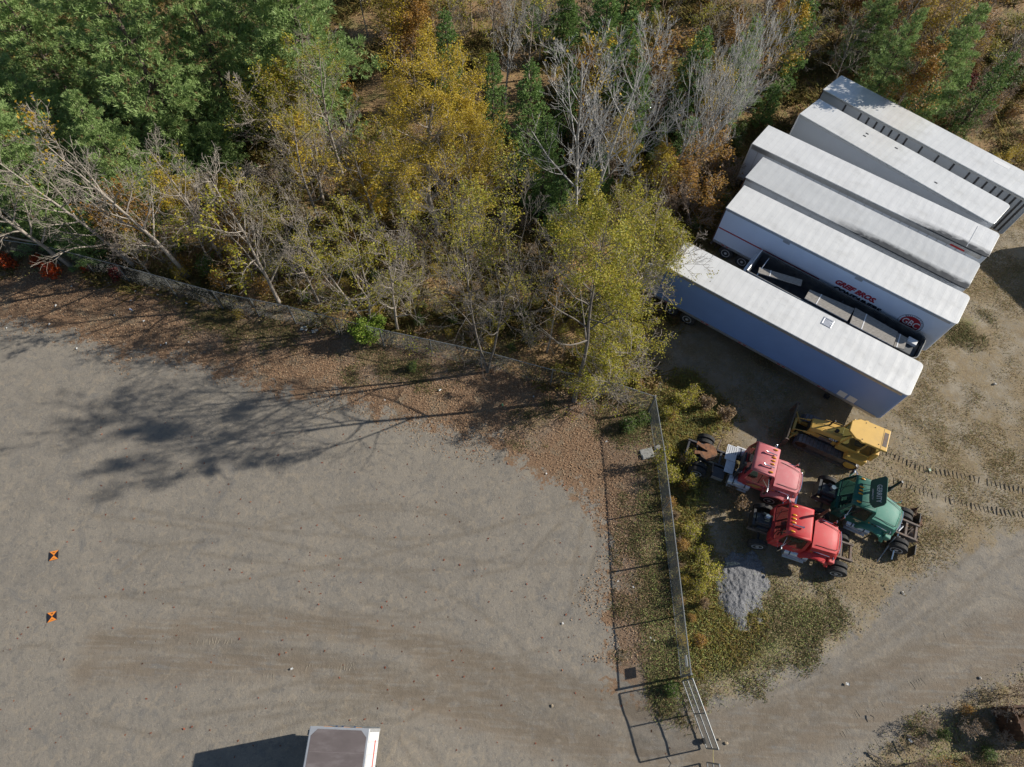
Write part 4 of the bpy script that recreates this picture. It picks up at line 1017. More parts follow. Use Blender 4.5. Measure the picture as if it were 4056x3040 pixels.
# ------------------------------------------------------------------ chain link fences and gates
WIRE = mat('zinc_wire', (.13, .135, .13), .55, .2, var=.2)
def fabric(name, A, B, z0, z1, parent, step=.09, r=.0022):
    A, B = Vector(A), Vector(B); L = (B - A).length; u = (B - A) / L; n = Vector((-u.y, u.x, 0)); h = z1 - z0
    V = []
    for sgn in (1, -1):
        k = -int(h / step) - 1
        while k * step < L + h:
            s0 = k * step
            a0, a1 = (s0, s0 + h) if sgn > 0 else (s0 + h, s0)
            t0, t1 = 0.0, 1.0
            d = a1 - a0
            for lim, side in ((0, 1), (L, -1)):
                f0, f1 = side * (a0 - lim), side * (a1 - lim)
                if f0 < 0 and f1 < 0: t0, t1 = 1, 0
                elif f0 < 0: t0 = max(t0, f0 / (f0 - f1))
                elif f1 < 0: t1 = min(t1, f0 / (f0 - f1))
            if t1 - t0 > .02:
                p, q = A + u * (a0 + d * t0) + Vector((0, 0, z0 + h * t0)), A + u * (a0 + d * t1) + Vector((0, 0, z0 + h * t1))
                off = n * (r * .6 * sgn)
                w = (q - p).cross(n).normalized() * r; m = n * r
                P0 = [p + off + w, p + off - w * .5 + m, p + off - w * .5 - m]; P1 = [q + off + w, q + off - w * .5 + m, q + off - w * .5 - m]
                for i in range(3):
                    j = (i + 1) % 3
                    V += [P0[i], P0[j], P1[j], P1[i]]
            k += 1
    return np_mesh(name, np.array([tuple(v) for v in V]), 4, WIRE, parent=parent)

def chain_fence(pts, label, h=1.85, spacing=3.0, low_rail=False, wire=.0022):
    t = empty('chain_link_fence', (pts[0][0], pts[0][1], 0), 0, label, 'fence', 'chain link fences')
    o = Vector((pts[0][0], pts[0][1], 0)); P = [Vector((p[0], p[1], 0)) - o for p in pts]
    for a, b in zip(P[:-1], P[1:]):
        n = max(1, round((b - a).length / spacing))
        for k in range(n):
            p, q = a.lerp(b, k / n), a.lerp(b, (k + 1) / n)
            MB().tube([(p.x, p.y, -.05), (p.x, p.y, h + .06)], .035 if k else .045, 8).build('post', MT['galv'], t, smooth=True)
            d = (q - p).normalized() * .05
            MB().tube([p + d + Vector((0, 0, h)), q - d + Vector((0, 0, h))], .03, 6).build('top_rail', MT['galv'], t, smooth=True)
            if low_rail: MB().tube([p + d + Vector((0, 0, .12)), q - d + Vector((0, 0, .12))], .02, 6).build('bottom_rail', MT['galv'], t, smooth=True)
            fabric('fabric', p, q, .04, h, t, r=wire)
    MB().tube([(P[-1].x, P[-1].y, -.05), (P[-1].x, P[-1].y, h + .08)], .055, 8).build('post', MT['galv'], t, smooth=True)
    return t
F1 = [at(*p) for p in ((-160, 520), (0, 553), (131, 572), (283, 612), (483, 668), (640, 700), (830, 748), (1040, 793), (1189, 833), (1300, 855))] + [(8.27, 16.93, 0)]
chain_fence(F1, 'long chain link fence along the foot of the trees above the fallen leaves')
F2 = [(8.27, 16.86, 0), (8.52, 13.59, 0), (8.68, 8.0, 0), (8.82, 2.52, 0)]
chain_fence(F2, 'chain link fence running from the corner down to the gate beside the parked tractors', low_rail=True, wire=.003)

def gate(A, B, label, z0=.14, z1=1.86, arm=True):
    A, B = Vector(A), Vector(B); L = (B - A).length; u = (B - A) / L
    t = empty('chain_link_gate', A, math.atan2(u.y, u.x), label, 'gate', 'chain link gates')
    r = .032
    for z in (z0, (z0 + z1) / 2, z1): MB().tube([(0, 0, z), (L, 0, z)], r, 8).build('rail', MT['galv'], t, smooth=True)
    for x in (0, L / 2, L): MB().tube([(x, 0, z0), (x, 0, z1)], r * .95, 8).build('upright', MT['galv'], t, smooth=True)
    f = fabric('fabric', (0, 0, 0), (L, 0, 0), z0, z1, t, r=.0034)
    MB().lathe([(-.06, .1), (-.06, .13), (.06, .13), (.06, .1)], (L - .3, 0, .13), 'y', 14).build('gate_wheel', MT['tyre'], t)
    return t
gate((8.86, 2.34, 0), (9.70, -.40, 0), 'chain link gate leaf hung from the end post of the right hand fence')
gate((9.66, -.95, 0), (9.55, -4.4, 0), 'second chain link gate leaf cut off by the bottom edge')
MB().tube([(9.70, -.42, 1.1), (9.70, -.7, .98), (9.66, -.93, 1.1)], .012, 6).build('gate_chain', mat('yellow_cord', (.5, .42, .15), .7), None)
tag(bpy.data.objects['gate_chain'], 'thin yellow cord tied between the two gate leaves', 'cord')
sgn = empty('fence_sign', (8.80, 3.1, 0), math.radians(91.5), 'white sign plate wired to the fence just above the gate post', 'sign')
MB().box(-.24, .24, .03, .045, 1.28, 1.62).build('sign_plate', MT['white'], sgn)
for x in (-.2, .2): MB().box(x - .01, x + .01, .008, .029, 1.3, 1.34).build('clip', MT['galv'], sgn)

# ------------------------------------------------------------------ survey targets
def target(px, digit, label):
    q = [Vector(at((px[0] + dx) / PXS, (px[1] + dy) / PXS, 0)) for dx, dy in px[2]]
    c = sum(q, Vector()) / 4
    z = max(ground_z(c.x, c.y)[0] + .02, .012)
    t = empty('survey_target', (c.x, c.y, z), 0, label, 'ground target', 'survey targets laid on the gravel')
    q = [(v - c) for v in q]
    OR, BK = mat('orange_panel', (.80, .25, .03), .6, var=.04), mat('black_panel', (.015, .014, .02), .6)
    m = MB()
    C = Vector((0, 0, .012))
    for k in range(4):
        m.poly([C, q[k] + C, q[(k + 1) % 4] + C], 0 if k in (0, 2) else 1)
    top = m.build('panel', [OR, BK], t, fix=False)
    MB().hexa([tuple(v) for v in (q[3], q[2], q[1], q[0])] + [tuple(v + Vector((0, 0, .0095))) for v in (q[3], q[2], q[1], q[0])]).build('board', BK, t)
    up = (q[0] + q[1]) / 2; ex = Vector((q[0] - q[3])).normalized(); side = (q[1] - q[0]).normalized()
    text('digit', digit, .15, BK, top, frame(up * .66 + Vector((0, 0, .0135)), ex, Vector((0, 0, 1)).cross(ex)), bold=.004, thick=.0005)
    lo = -up * .7
    MB().poly([tuple(lo + side * a + ex * b + Vector((0, 0, .0135))) for a, b in ((-.07, -.012), (.07, -.008), (.07, .006), (0, .012), (-.07, .006))]).build('small_mark', BK, top)
k = 100 / 502
target((170, 2150, [(138 * k, 190 * k), (316 * k, 148 * k), (308 * k, 322 * k), (128 * k, 366 * k)]), '7', 'orange and black checked survey target marked 7')
target((170, 2150, [(92 * k, 1405 * k), (276 * k, 1360 * k), (278 * k, 1532 * k), (92 * k, 1597 * k)]), '6', 'orange and black checked survey target marked 6')

# ------------------------------------------------------------------ gravel heap
def gravel_heap():
    c = at(1602, 1268); n = 90
    X, Yv = np.meshgrid(np.linspace(-1.7, 1.7, n), np.linspace(-2.2, 2.2, n))
    r = np.hypot(X / 1.3, (Yv + .0) / 1.95) + (fbm(X + 9, Yv + 9, .8, 5) - .5) * .9
    Z = np.clip(1 - r, 0, 1) ** .8 * .30 + (fbm(X + 5, Yv + 5, .16, 8, 3) - .5) * .10 + (fbm(X + 3, Yv + 7, .7, 15, 2) - .5) * .12 * (r < 1)
    Z = np.where(r >= 1, -.06, Z)
    me_ = bpy.data.meshes.new('gravel_heap')
    idx_ = np.arange(n * n).reshape(n, n)
    me_.from_pydata(np.stack([X, Yv, Z], -1).reshape(-1, 3).tolist(), [], np.stack([idx_[:-1, :-1], idx_[:-1, 1:], idx_[1:, 1:], idx_[1:, :-1]], -1).reshape(-1, 4).tolist())
    m = mat('blue_grey_gravel', (.165, .165, .168), .9, var=.55, scale=24, bump=.9, bscale=26, dirt=(.30, .30, .30), dscale=22, dlo=.56, dhi=.66)
    me_.materials.append(m)
    o = link(bpy.data.objects.new('gravel_heap', me_)); o.location = (c[0], c[1], 0); o.rotation_euler = (0, 0, math.radians(-12))
    tag(o, 'low heap of blue grey gravel beside the red hoodless tractor', 'gravel heap')
    return c
GH = gravel_heap()

# ------------------------------------------------------------------ rocks, slab, litter, sticks
def rock(px, s, m_, label, seed, group='loose rocks', cat='rock'):
    r = random.Random(seed); p = at(*px); m = MB(); s *= .5
    import bmesh
    bm = bmesh.new(); bmesh.ops.create_icosphere(bm, subdivisions=2, radius=s)
    for v in bm.verts:
        v.co *= 1 + r.uniform(-.22, .22); v.co.z *= .6; v.co.x *= 1.25
    me_ = bpy.data.meshes.new('rock'); bm.to_mesh(me_); bm.free(); me_.materials.append(m_)
    o = link(bpy.data.objects.new('rock', me_)); o.location = (p[0], p[1], s * .3); o.rotation_euler = (0, 0, r.uniform(0, 6))
    return tag(o, label, cat, group)
M_PALE, M_TAN, M_ORR = mat('pale_stone', (.38, .36, .32), .8, var=.15, scale=8), mat('tan_stone', (.38, .30, .20), .85, var=.2, scale=8), mat('orange_stone', (.42, .22, .13), .85, var=.2, scale=8)
for px, s, m_, lab in (((1569, 1606), .13, M_TAN, 'larger of two tan stones beside the end of the gate'), ((1554, 1598), .09, M_TAN, 'smaller of two tan stones beside the end of the gate'), ((1512, 1429), .15, M_ORR, 'orange brown stone in the grass above the gate post'),
                       ((2149, 830), .17, M_PALE, 'pale stone on the bare soil right of the nearest white trailer'), ((2117, 1465), .13, M_PALE, 'pale stone at the lower edge of the road near the right border'), ((1950, 1281), .15, M_PALE, 'pale stone at the weedy edge of the road below the green tractor'), ((1193, 1525), .11, M_TAN, 'tan stone on the brown lane left of the gate')):
    rock(px, s, m_, lab, int(px[0]))

def slab():
    t = at(1398, 981); conc = mat('old_concrete', (.36, .35, .32), .9, var=.25, scale=6, bump=.4, dirt=(.14, .14, .10), dscale=4, dlo=.5, dhi=.75)
    m = MB().box(-.38, .36, -.30, .30, 0, .12).box(-.34, .30, -.26, -.02, .121, .16)
    o = m.build('concrete_slab', conc, None, bevel=.02); o.location = t; o.rotation_euler = (0, math.radians(-4), math.radians(16))
    tag(o, 'weathered grey concrete slab lying at the foot of the right hand fence', 'slab')
    o = MB().box(-.16, .14, -.12, .13, 0, .12).build('concrete_chunk', conc, None, bevel=.02); o.location = at(1421, 968); o.rotation_euler = (0, 0, .6)
    tag(o, 'small broken concrete chunk beside the slab at the fence', 'slab')
slab()

M_LIT = mat('white_litter', (.58, .58, .56), .5, var=.1, scale=9); M_LITB = mat('bluish_litter', (.45, .55, .75), .45, var=.2); M_LITG = mat('green_bottle', (.12, .35, .2), .3)
Z5 = lambda u, v: (u * .3452, 518.1 + v * .3452)
Z6 = lambda u, v: (709 + u * .3452, 518.1 + v * .3452)
def cup(px, m_, s, seed, lab, cat='litter', group=None):
    r = random.Random(seed); p = at(*px); mb = MB()
    a, b = Vector((-s * .6, 0, s * .34)), Vector((s * .6, 0, s * .40))
    mb.tube([a, a.lerp(b, .5), b], [s * .30, s * .36, s * .40], 10)
    mb.tube([b - Vector((s * .08, 0, 0)), b], [s * .45, s * .45], 10)
    o = mb.build('paper_cup', m_, None, smooth=True); o.location = p; o.rotation_euler = (0, 0, r.uniform(0, 6.28))
    return tag(o, lab, cat, group)
def scraplet(px, m_, s, seed, lab, group):
    r = random.Random(seed); p = at(*px); V = []
    mb = MB(); N = 5
    z = [[.03 + r.random() * s * .5 for _ in range(N)] for _ in range(N)]
    idx_ = lambda i, j: i * N + j
    vs = [((i / (N - 1) - .5) * s * 1.6 * (1 + .2 * r.random()), (j / (N - 1) - .5) * s * (1 + .3 * r.random()), z[i][j]) for i in range(N) for j in range(N)]
    mb.add(vs, [(idx_(i, j), idx_(i + 1, j), idx_(i + 1, j + 1), idx_(i, j + 1)) for i in range(N - 1) for j in range(N - 1)])
    o = mb.build('paper_scrap', m_, None, fix=False); o.location = p; o.rotation_euler = (0, 0, r.uniform(0, 6.28))
    return tag(o, lab, 'litter', group)
cups = [((680, 272), 0), ((848, 325), 0), ((988, 345), 0), ((350, 415), 0), ((310, 532), 0), ((903, 510), 0), ((482, 683), 0), ((1042, 652), 0)]
for i, (q, _) in enumerate(cups): cup(Z5(*q), M_LIT, .11, i, 'white paper cup dropped on the fallen leaves below the left part of the fence', group='white cups on the fallen leaves')
for i, q in enumerate(((822, 440), (1168, 400))): cup(Z5(*q), M_LITB, .13, 40 + i, ('bluish plastic cup on the leaves well below the fence', 'blue plastic cup in the weeds close to the fence')[i])
for i, q in enumerate(((822, 382), (718, 475), (1008, 662), (45, 555), (450, 294), (1182, 643))): scraplet(Z5(*q), M_LIT, .06, 60 + i, 'small white paper scrap on the leaves below the left part of the fence', 'white paper scraps on the left leaves')
for i, (q, s) in enumerate((((1908, 560), .27), ((1972, 575), .2))): scraplet(Z5(*q), M_LIT, s, 80 + i, ('big crumpled white bag against the foot of the fence', 'smaller crumpled white bag beside the big one at the fence')[i], 'crumpled bags at the fence')
for i, q in enumerate(((1285, 983), (355, 1005), (1365, 1465), (1740, 1265), (1900, 1060))): scraplet(Z6(*q), M_LIT, .06, 90 + i, 'small white paper scrap on the leaf litter left of the fence corner', 'white paper scraps near the fence corner')
cup(Z6(700, 943), M_LIT, .13, 5, 'white plastic bottle on brown leaves below the tall sparse tree')
cup(Z6(1090, 1035), M_LITG, .13, 6, 'green bottle on the leaves above the long trunk shadow')
for i, q in enumerate(((1335, 1256), (1368, 1269), (1216, 1347), (1405, 1378), (1413, 1385))): scraplet(q, M_LIT, .06, 110 + i, 'small white paper scrap by the leafy strip along the right hand fence', 'white paper scraps by the right fence')
for i, (q, l) in enumerate((((631, 1445), 'white paper scrap on the bare gravel above the box truck'), ((1830, 1478), 'white paper scrap in the middle of the road'), ((1965, 1600), 'white plastic bag in the weeds at the lower right'), ((2008, 1016), 'pale green plastic bag on the upper bulldozer track'), ((1762, 1081), 'white plastic sheet between the red and green tractors'), ((1690, 1305), 'white paper scrap at the edge of the gravel heap'))):
    scraplet(q, M_LIT if i != 3 else mat('pale_green_bag', (.45, .58, .45), .5), .10 if i in (1, 2, 3, 4) else .07, 130 + i, l, None)
BARK_D = mat('grey_brown_bark', (.17, .14, .115), .9, var=.35, scale=6, bump=.5)
for i, (a, b, r_, l) in enumerate((((1958, 1588), (2000, 1612), .05, 'pale fallen stick in the weeds at the lower right'), ((1875, 1625), (1915, 1652), .045, 'fallen stick at the corner of the road and the weeds'), ((1880, 1545), (1888, 1558), .03, 'short dark forked stick on the road edge'), ((1935, 1600), (1960, 1640), .03, 'thin bent stick in the weeds beside the white bag'), ((505, 665), (545, 690), .05, 'grey branch lying at the foot of the fence below the leaning trunks'))):
    p, q = Vector(at(*a, .06)), Vector(at(*b, .10))
    mid = (p + q) / 2 + Vector((.06, .03, .06))
    tag(MB().tube([p, mid, q], [r_, r_ * .8, r_ * .4], 6).build('fallen_stick', BARK_D, None, smooth=True), l, 'stick')
# ------------------------------------------------------------------ trees
M_GBARK = mat('grey_bark', (.33, .285, .235), .9, var=.3, scale=5, bump=.4)
M_DBARK = mat('dark_grey_bark', (.15, .13, .11), .9, var=.3, scale=5, bump=.4)
M_BIRCH = mat('pale_birch_bark', (.42, .405, .38), .75, var=.12, scale=3, dirt=(.12, .11, .10), dscale=5, dlo=.6, dhi=.68)
M_PBARK = mat('dark_pine_bark', (.10, .075, .06), .9, var=.3)
M_BRN = mat('brown_twig', (.35, .275, .21), .9, var=.3, scale=4)
LEAF = {
 'gold': leafmat('olive_gold_leaves', [(.36, .28, .03), (.50, .375, .035), (.58, .43, .04), (.44, .33, .035), (.46, .30, .045)]),
 'yg': leafmat('yellow_green_leaves', [(.22, .255, .03), (.34, .335, .035), (.46, .39, .04), (.30, .28, .035), (.40, .28, .04)]),
 'green': leafmat('green_leaves', [(.07, .13, .03), (.11, .17, .035), (.15, .19, .04)]),
 'bright': leafmat('bright_green_leaves', [(.14, .24, .03), (.21, .31, .04), (.26, .30, .05)]),
 'orange': leafmat('orange_brown_leaves', [(.27, .135, .03), (.38, .19, .035), (.42, .26, .045), (.22, .135, .05)]),
 'yellow': leafmat('bright_yellow_leaves', [(.45, .30, .025), (.52, .37, .035), (.42, .25, .03)]),
 'red': leafmat('red_leaves', [(.40, .05, .015), (.52, .11, .02), (.30, .03, .02)]),
 'darkred': leafmat('dark_red_leaves', [(.14, .02, .02), (.20, .035, .025)]),
 'pine': leafmat('pine_needles', [(.20, .30, .095), (.29, .41, .14), (.38, .48, .19), (.23, .35, .115)], trans=.3),
 'pined': leafmat('dark_spruce_needles', [(.12, .22, .06), (.18, .29, .08), (.22, .31, .09)], trans=.25),
 'dead': leafmat('dead_brown_leaves', [(.20, .125, .06), (.28, .18, .085), (.33, .23, .12)]),
}

def unit(v):
    l = math.sqrt(v[0] ** 2 + v[1] ** 2 + v[2] ** 2) or 1
    return (v[0] / l, v[1] / l, v[2] / l)

def sway(d, r, wig, up):
    return unit((d[0] + r.gauss(0, wig), d[1] + r.gauss(0, wig), d[2] + r.gauss(0, wig) + up))

def turn(d, ang, az):
    D = Vector(d); a = D.orthogonal().normalized(); b = D.cross(a)
    v = D * math.cos(ang) + (a * math.cos(az) + b * math.sin(az)) * math.sin(ang)
    return tuple(v.normalized())

def grow(seed, h, r0, clear=.3, nl=14, ang=50, ll=.42, nch=(6, 5), ratio=.5, up=.06, wig=.13, lean=(0, 0), forks=1, rmin=.011, lshape=.6):
    """tapered trunk, limbs and twigs; returns (trunk MB, crown twig MB, twig tips)"""
    r = random.Random(seed); tk, tw, tips = MB(), MB(), []
    def branch(p, d, L, rad, lev):
        n = 5 if lev == 0 else 4 if lev == 1 else 3
        pts, s = [p], L / n
        for _ in range(n):
            d = sway(d, r, wig * (1 + .3 * lev), up)
            p = (p[0] + d[0] * s, p[1] + d[1] * s, max(.05, p[2] + d[2] * s)); pts.append(p)
        radii = [max(rmin * .8, rad * (1 - .75 * i / n)) for i in range(n + 1)]
        (tk if lev == 0 else tw).tube(pts, radii, 5 if lev == 0 else 3, caps=False)
        if lev < len(nch):
            for k in range(nch[lev]):
                f = (.25 + .72 * (k + r.random()) / nch[lev]); i = min(n - 1, int(f * n)); g = f * n - i
                q = tuple(pts[i][j] + (pts[i + 1][j] - pts[i][j]) * g for j in range(3))
                dd = unit(tuple(pts[i + 1][j] - pts[i][j] for j in range(3)))
                branch(q, turn(dd, math.radians(r.uniform(28, 58)), r.uniform(0, 6.28)), L * ratio * (1.15 - .5 * f) * r.uniform(.7, 1.2), max(rmin, rad * (1 - .7 * f) * .6), lev + 1)
        else:
            for i in range(1, len(pts)): tips.append(pts[i])
        if lev >= 1: tips.append(pts[-1])
    for fk in range(forks):
        a = 6.28 * fk / forks + r.random(); sp = .16 if forks > 1 else 0
        p, d = (0, 0, -.1), unit((lean[0] + sp * math.cos(a), lean[1] + sp * math.sin(a), 1)); N = 10
        pts = [p]
        for i in range(N):
            d = unit((d[0] + r.gauss(0, .045), d[1] + r.gauss(0, .045), d[2] + .02)); p = tuple(p[j] + d[j] * h * r.uniform(.92, 1.0) / N * (1.03) for j in range(3)); pts.append(p)
        rr = r0 * (1 if forks == 1 else .72)
        radii = [max(rmin, rr * (1 - .88 * (i / N) ** .9)) * (1.25 if i == 0 else 1) for i in range(N + 1)]
        tk.tube(pts, radii, 7, caps=False)
        az = r.random() * 6.28
        for k in range(nl):
            f = clear + (1 - clear) * (k + r.random() * .8) / nl; i = min(N - 1, int(f * N)); g = f * N - i
            q = tuple(pts[i][j] + (pts[i + 1][j] - pts[i][j]) * g for j in range(3))
            az += 2.4 + r.gauss(0, .4)
            rel = (f - clear) / (1 - clear)
            dd = unit((math.sin(math.radians(ang)) * math.cos(az), math.sin(math.radians(ang)) * math.sin(az), math.cos(math.radians(ang)) * r.uniform(.6, 1.2)))
            branch(q, dd, ll * h * (1 - lshape * rel) * r.uniform(.7, 1.15), max(rmin * 1.4, (rr * (1 - .88 * f ** .9)) * .62), 0)
    return tk, tw, np.array(tips)

def leaf_quads(tips, n, size, sig, seed, flat=1.1, aspect=.6, keep=None):
    g = np.random.default_rng(seed)
    if keep is not None: tips = tips[keep(tips, g)]
    if len(tips) == 0: return np.zeros((0, 3))
    c = tips[g.integers(0, len(tips), n)] + g.normal(0, sig, (n, 3)) - np.array([0, 0, sig * .3])
    c[:, 2] = np.maximum(c[:, 2], .06)
    nr = g.normal(0, 1, (n, 3)); nr[:, 2] = np.abs(nr[:, 2]) + flat; nr /= np.linalg.norm(nr, axis=1)[:, None]
    a = np.cross(nr, g.normal(0, 1, (n, 3))); a /= np.linalg.norm(a, axis=1)[:, None] + 1e-9
    b = np.cross(nr, a); s = size * g.uniform(.6, 1.35, (n, 1))
    return np.stack([c - a * s, c + b * s * aspect, c + a * s, c - b * s * aspect], 1).reshape(-1, 3)

def mesh_of(name, mb, m):
    me_ = bpy.data.meshes.new(name); me_.from_pydata(mb.v, [], mb.f); me_.materials.append(m)
    me_.polygons.foreach_set('use_smooth', [True] * len(me_.polygons))
    return me_

def crown_mesh(name, tw, wood, leaves, lm):
    """twigs (material 0) and leaves (material 1) in one crown mesh"""
    v = np.array(tw.v, np.float32).reshape(-1, 3); nt_ = len(v)
    q = np.array(tw.f, np.int32).reshape(-1, 4); lv = np.asarray(leaves, np.float32).reshape(-1, 3); nl_ = len(lv) // 4
    me_ = bpy.data.meshes.new(name)
    me_.vertices.add(nt_ + len(lv)); me_.vertices.foreach_set('co', np.vstack([v, lv]).ravel())
    li = np.concatenate([q.ravel(), np.arange(nt_, nt_ + len(lv), dtype=np.int32)])
    me_.loops.add(len(li)); me_.loops.foreach_set('vertex_index', li.astype(np.int32))
    nf = len(q) + nl_; me_.polygons.add(nf)
    me_.polygons.foreach_set('loop_start', np.arange(nf, dtype=np.int32) * 4); me_.polygons.foreach_set('loop_total', np.full(nf, 4, np.int32))
    me_.materials.append(wood); me_.materials.append(lm)
    me_.polygons.foreach_set('material_index', np.concatenate([np.zeros(len(q), np.int32), np.ones(nl_, np.int32)]))
    me_.update(calc_edges=True)
    return me_

PROTO = {}
def broadleaf(key, wood, lm, nleaf, lsize=.085, sig=.16, keep=None, **kw):
    tk, tw, tips = grow(**kw)
    lv = leaf_quads(tips, nleaf, lsize, sig, kw['seed'], keep=keep) if nleaf else np.zeros((0, 3))
    PROTO[key] = (mesh_of('trunk', tk, wood), crown_mesh('crown', tw, wood, lv, LEAF[lm]))

def pine(key, seed, h, R, lm='pine', per=5, gap=.5, dens=9.0, base=.14, tip=0.0, blade=.34):
    r = random.Random(seed); g = np.random.default_rng(seed); tk = MB(); C, D = [], []
    tk.tube([(0, 0, -.1), (.05, .02, h * .5), (0, 0, h)], [.017 * h, .009 * h, .02], 7, caps=False)
    z = base * h; az = r.random() * 6
    while z < h * .97:
        f = (z / h - base) / (1 - base)
        prof = R * (1 - f) ** .72 * (.75 + .25 * min(1, f * 5))
        for k in range(per):
            az += 2 * math.pi / per + r.gauss(0, .25)
            L = prof * r.uniform(.5, 1.18) + .12; droop = -.10 + .55 * f + r.gauss(0, .07)
            d = unit((math.cos(az), math.sin(az), droop))
            z0 = z + r.uniform(-.5, .5) * gap
            pts = [(d[0] * L * t, d[1] * L * t, z0 + d[2] * L * t + .07 * L * t * t) for t in (0, .35, .7, 1)]
            tk.tube(pts, [.01 + .012 * L, .008 + .008 * L, .012, .008], 4, caps=False)
            n = max(3, int(L * dens))
            t = g.uniform(.10, 1.0, n) ** .75; lat = g.normal(0, 1, n) * (.30 * L * (1.05 - t) + .12)
            sd = np.array([-d[1], d[0], 0.0])
            p = np.array([0, 0, z0]) + np.outer(t * L, d) + np.outer(lat, sd) + np.stack([np.zeros(n), np.zeros(n), .07 * L * t * t + g.normal(0, .06, n) + .05], 1)
            C.append(p); dd = np.array(d)[None] + np.outer(lat * .9, sd) + np.array([0, 0, .35]); D.append(dd / np.linalg.norm(dd, axis=1)[:, None])
        z += gap * r.uniform(.8, 1.2) * (1 - .35 * f)
    for k in range(6): C.append(np.array([[0, 0, h - .1 * k]])); D.append(np.array([[0, 0, 1.0]]))
    C, D = np.concatenate(C), np.concatenate(D); nb = 11
    c = np.repeat(C, nb, 0); d = np.repeat(D, nb, 0) * .95 + g.normal(0, .5, (len(c), 3)); d /= np.linalg.norm(d, axis=1)[:, None]
    s = np.cross(d, g.normal(0, .45, d.shape) + np.array([0, 0, 1.0])); s /= np.linalg.norm(s, axis=1)[:, None] + 1e-9
    L = blade * g.uniform(.6, 1.2, (len(c), 1)); w = .024
    V = np.stack([c - s * w * .4, c + d * L * .55 - s * w, c + d * L, c + d * L * .55 + s * w], 1)
    mi = np.ones(len(c), np.int32)
    me_ = np_mesh('crown', V, 4, [LEAF[lm], LEAF['dead']], np.repeat((g.random(len(C)) < tip).astype(np.int32), nb), linkit=False)
    PROTO[key] = (mesh_of('trunk', tk, M_PBARK), me_)

upper = lambda f0: (lambda t, g: t[:, 2] > t[:, 2].max() * f0)
some = lambda p, f0=0.0: (lambda t, g: (np.sin(t[:, 0] * 1.3 + 1) + np.sin(t[:, 1] * 1.1) + np.sin(t[:, 2] * 1.7) > p) & (t[:, 2] > t[:, 2].max() * f0))
both = dict(nch=(6, 5))
broadleaf('gold1', M_GBARK, 'gold', 36000, 0.044, .14, seed=11, h=13, r0=.2, clear=.25, nl=24, ang=52, ll=.40, nch=(7, 5), up=.05)
broadleaf('gold2', M_GBARK, 'gold', 17000, 0.044, .14, keep=some(-.5), seed=12, h=11, r0=.16, clear=.25, nl=20, ang=50, ll=.40, nch=(7, 5), up=.06)
broadleaf('sparse1', M_DBARK, 'yg', 6500, 0.044, .14, keep=some(.3, .58), seed=21, h=14.5, r0=.12, clear=.3, nl=17, ang=42, ll=.40, nch=(6, 6), up=.08, forks=2)
broadleaf('sparse2', M_GBARK, 'yg', 3400, 0.044, .14, keep=some(.5, .35), seed=22, h=13.5, r0=.17, clear=.22, nl=17, ang=48, ll=.36, nch=(6, 5), up=.08)
broadleaf('sparse3', M_GBARK, 'yg', 5600, 0.044, .14, keep=some(-.3, .15), seed=23, h=10.5, r0=.13, clear=.2, nl=16, ang=50, ll=.38, nch=(6, 5), up=.07, forks=2)
broadleaf('yg1', M_GBARK, 'yg', 12000, 0.045, .14, keep=some(-.9), seed=24, h=8.5, r0=.12, clear=.18, nl=18, ang=55, ll=.42, nch=(6, 5), up=.05)
broadleaf('yg2', M_GBARK, 'yg', 7600, 0.044, .14, keep=some(-.6), seed=25, h=6.5, r0=.09, clear=.12, nl=15, ang=52, ll=.44, nch=(6, 5), up=.06, forks=2)
broadleaf('bare1', M_GBARK, 'yg', 160, .08, .15, keep=some(1.6), seed=31, h=12, r0=.17, clear=.2, nl=20, ang=50, ll=.40, nch=(7, 6), up=.07)
broadleaf('bare2', M_GBARK, 'yellow', 260, .08, .12, keep=upper(.86), seed=32, h=12.5, r0=.15, clear=.25, nl=18, ang=44, ll=.36, nch=(7, 6), up=.09)
broadleaf('bare3', M_GBARK, 'yg', 900, .08, .16, keep=some(.9), seed=33, h=10, r0=.12, clear=.2, nl=17, ang=46, ll=.40, nch=(7, 5), up=.08)
broadleaf('thin', M_GBARK, 'orange', 300, .08, .15, keep=upper(.6), seed=34, h=11, r0=.09, clear=.45, nl=11, ang=38, ll=.24, nch=(5, 4), up=.08)
broadleaf('spread', M_DBARK, 'yg', 15000, 0.046, .15, keep=some(-.7, .6), seed=27, h=13.5, r0=.15, clear=.36, nl=18, ang=52, ll=.40, nch=(7, 6), up=.05)
broadleaf('birch1', M_BIRCH, 'yellow', 60, .08, .1, seed=41, h=14, r0=.14, clear=.2, nl=17, ang=40, ll=.36, nch=(7, 6), up=.16, wig=.06, rmin=.010)
broadleaf('birch2', M_BIRCH, 'yellow', 80, .08, .1, seed=42, h=14, r0=.14, clear=.25, nl=16, ang=36, ll=.34, nch=(7, 6), up=.18, wig=.06, lean=(.10, 0), rmin=.010)
broadleaf('birch3', M_BIRCH, 'yellow', 60, .08, .1, seed=43, h=14, r0=.14, clear=.22, nl=14, ang=34, ll=.38, nch=(7, 6), up=.2, wig=.06, lean=(.16, .02), forks=2, rmin=.010)
broadleaf('orange1', M_BRN, 'orange', 4200, .085, .2, keep=some(-.6), seed=51, h=8, r0=.09, clear=.25, nl=16, ang=42, ll=.36, nch=(6, 5), up=.1)
broadleaf('orange2', M_BRN, 'orange', 1500, .08, .2, keep=some(.1), seed=52, h=5, r0=.06, clear=.12, nl=15, ang=45, ll=.45, nch=(6, 5), up=.08, forks=2)
broadleaf('yellow1', M_BRN, 'yellow', 4000, .085, .2, keep=some(-.4), seed=53, h=9, r0=.1, clear=.3, nl=16, ang=42, ll=.34, nch=(6, 5), up=.1)
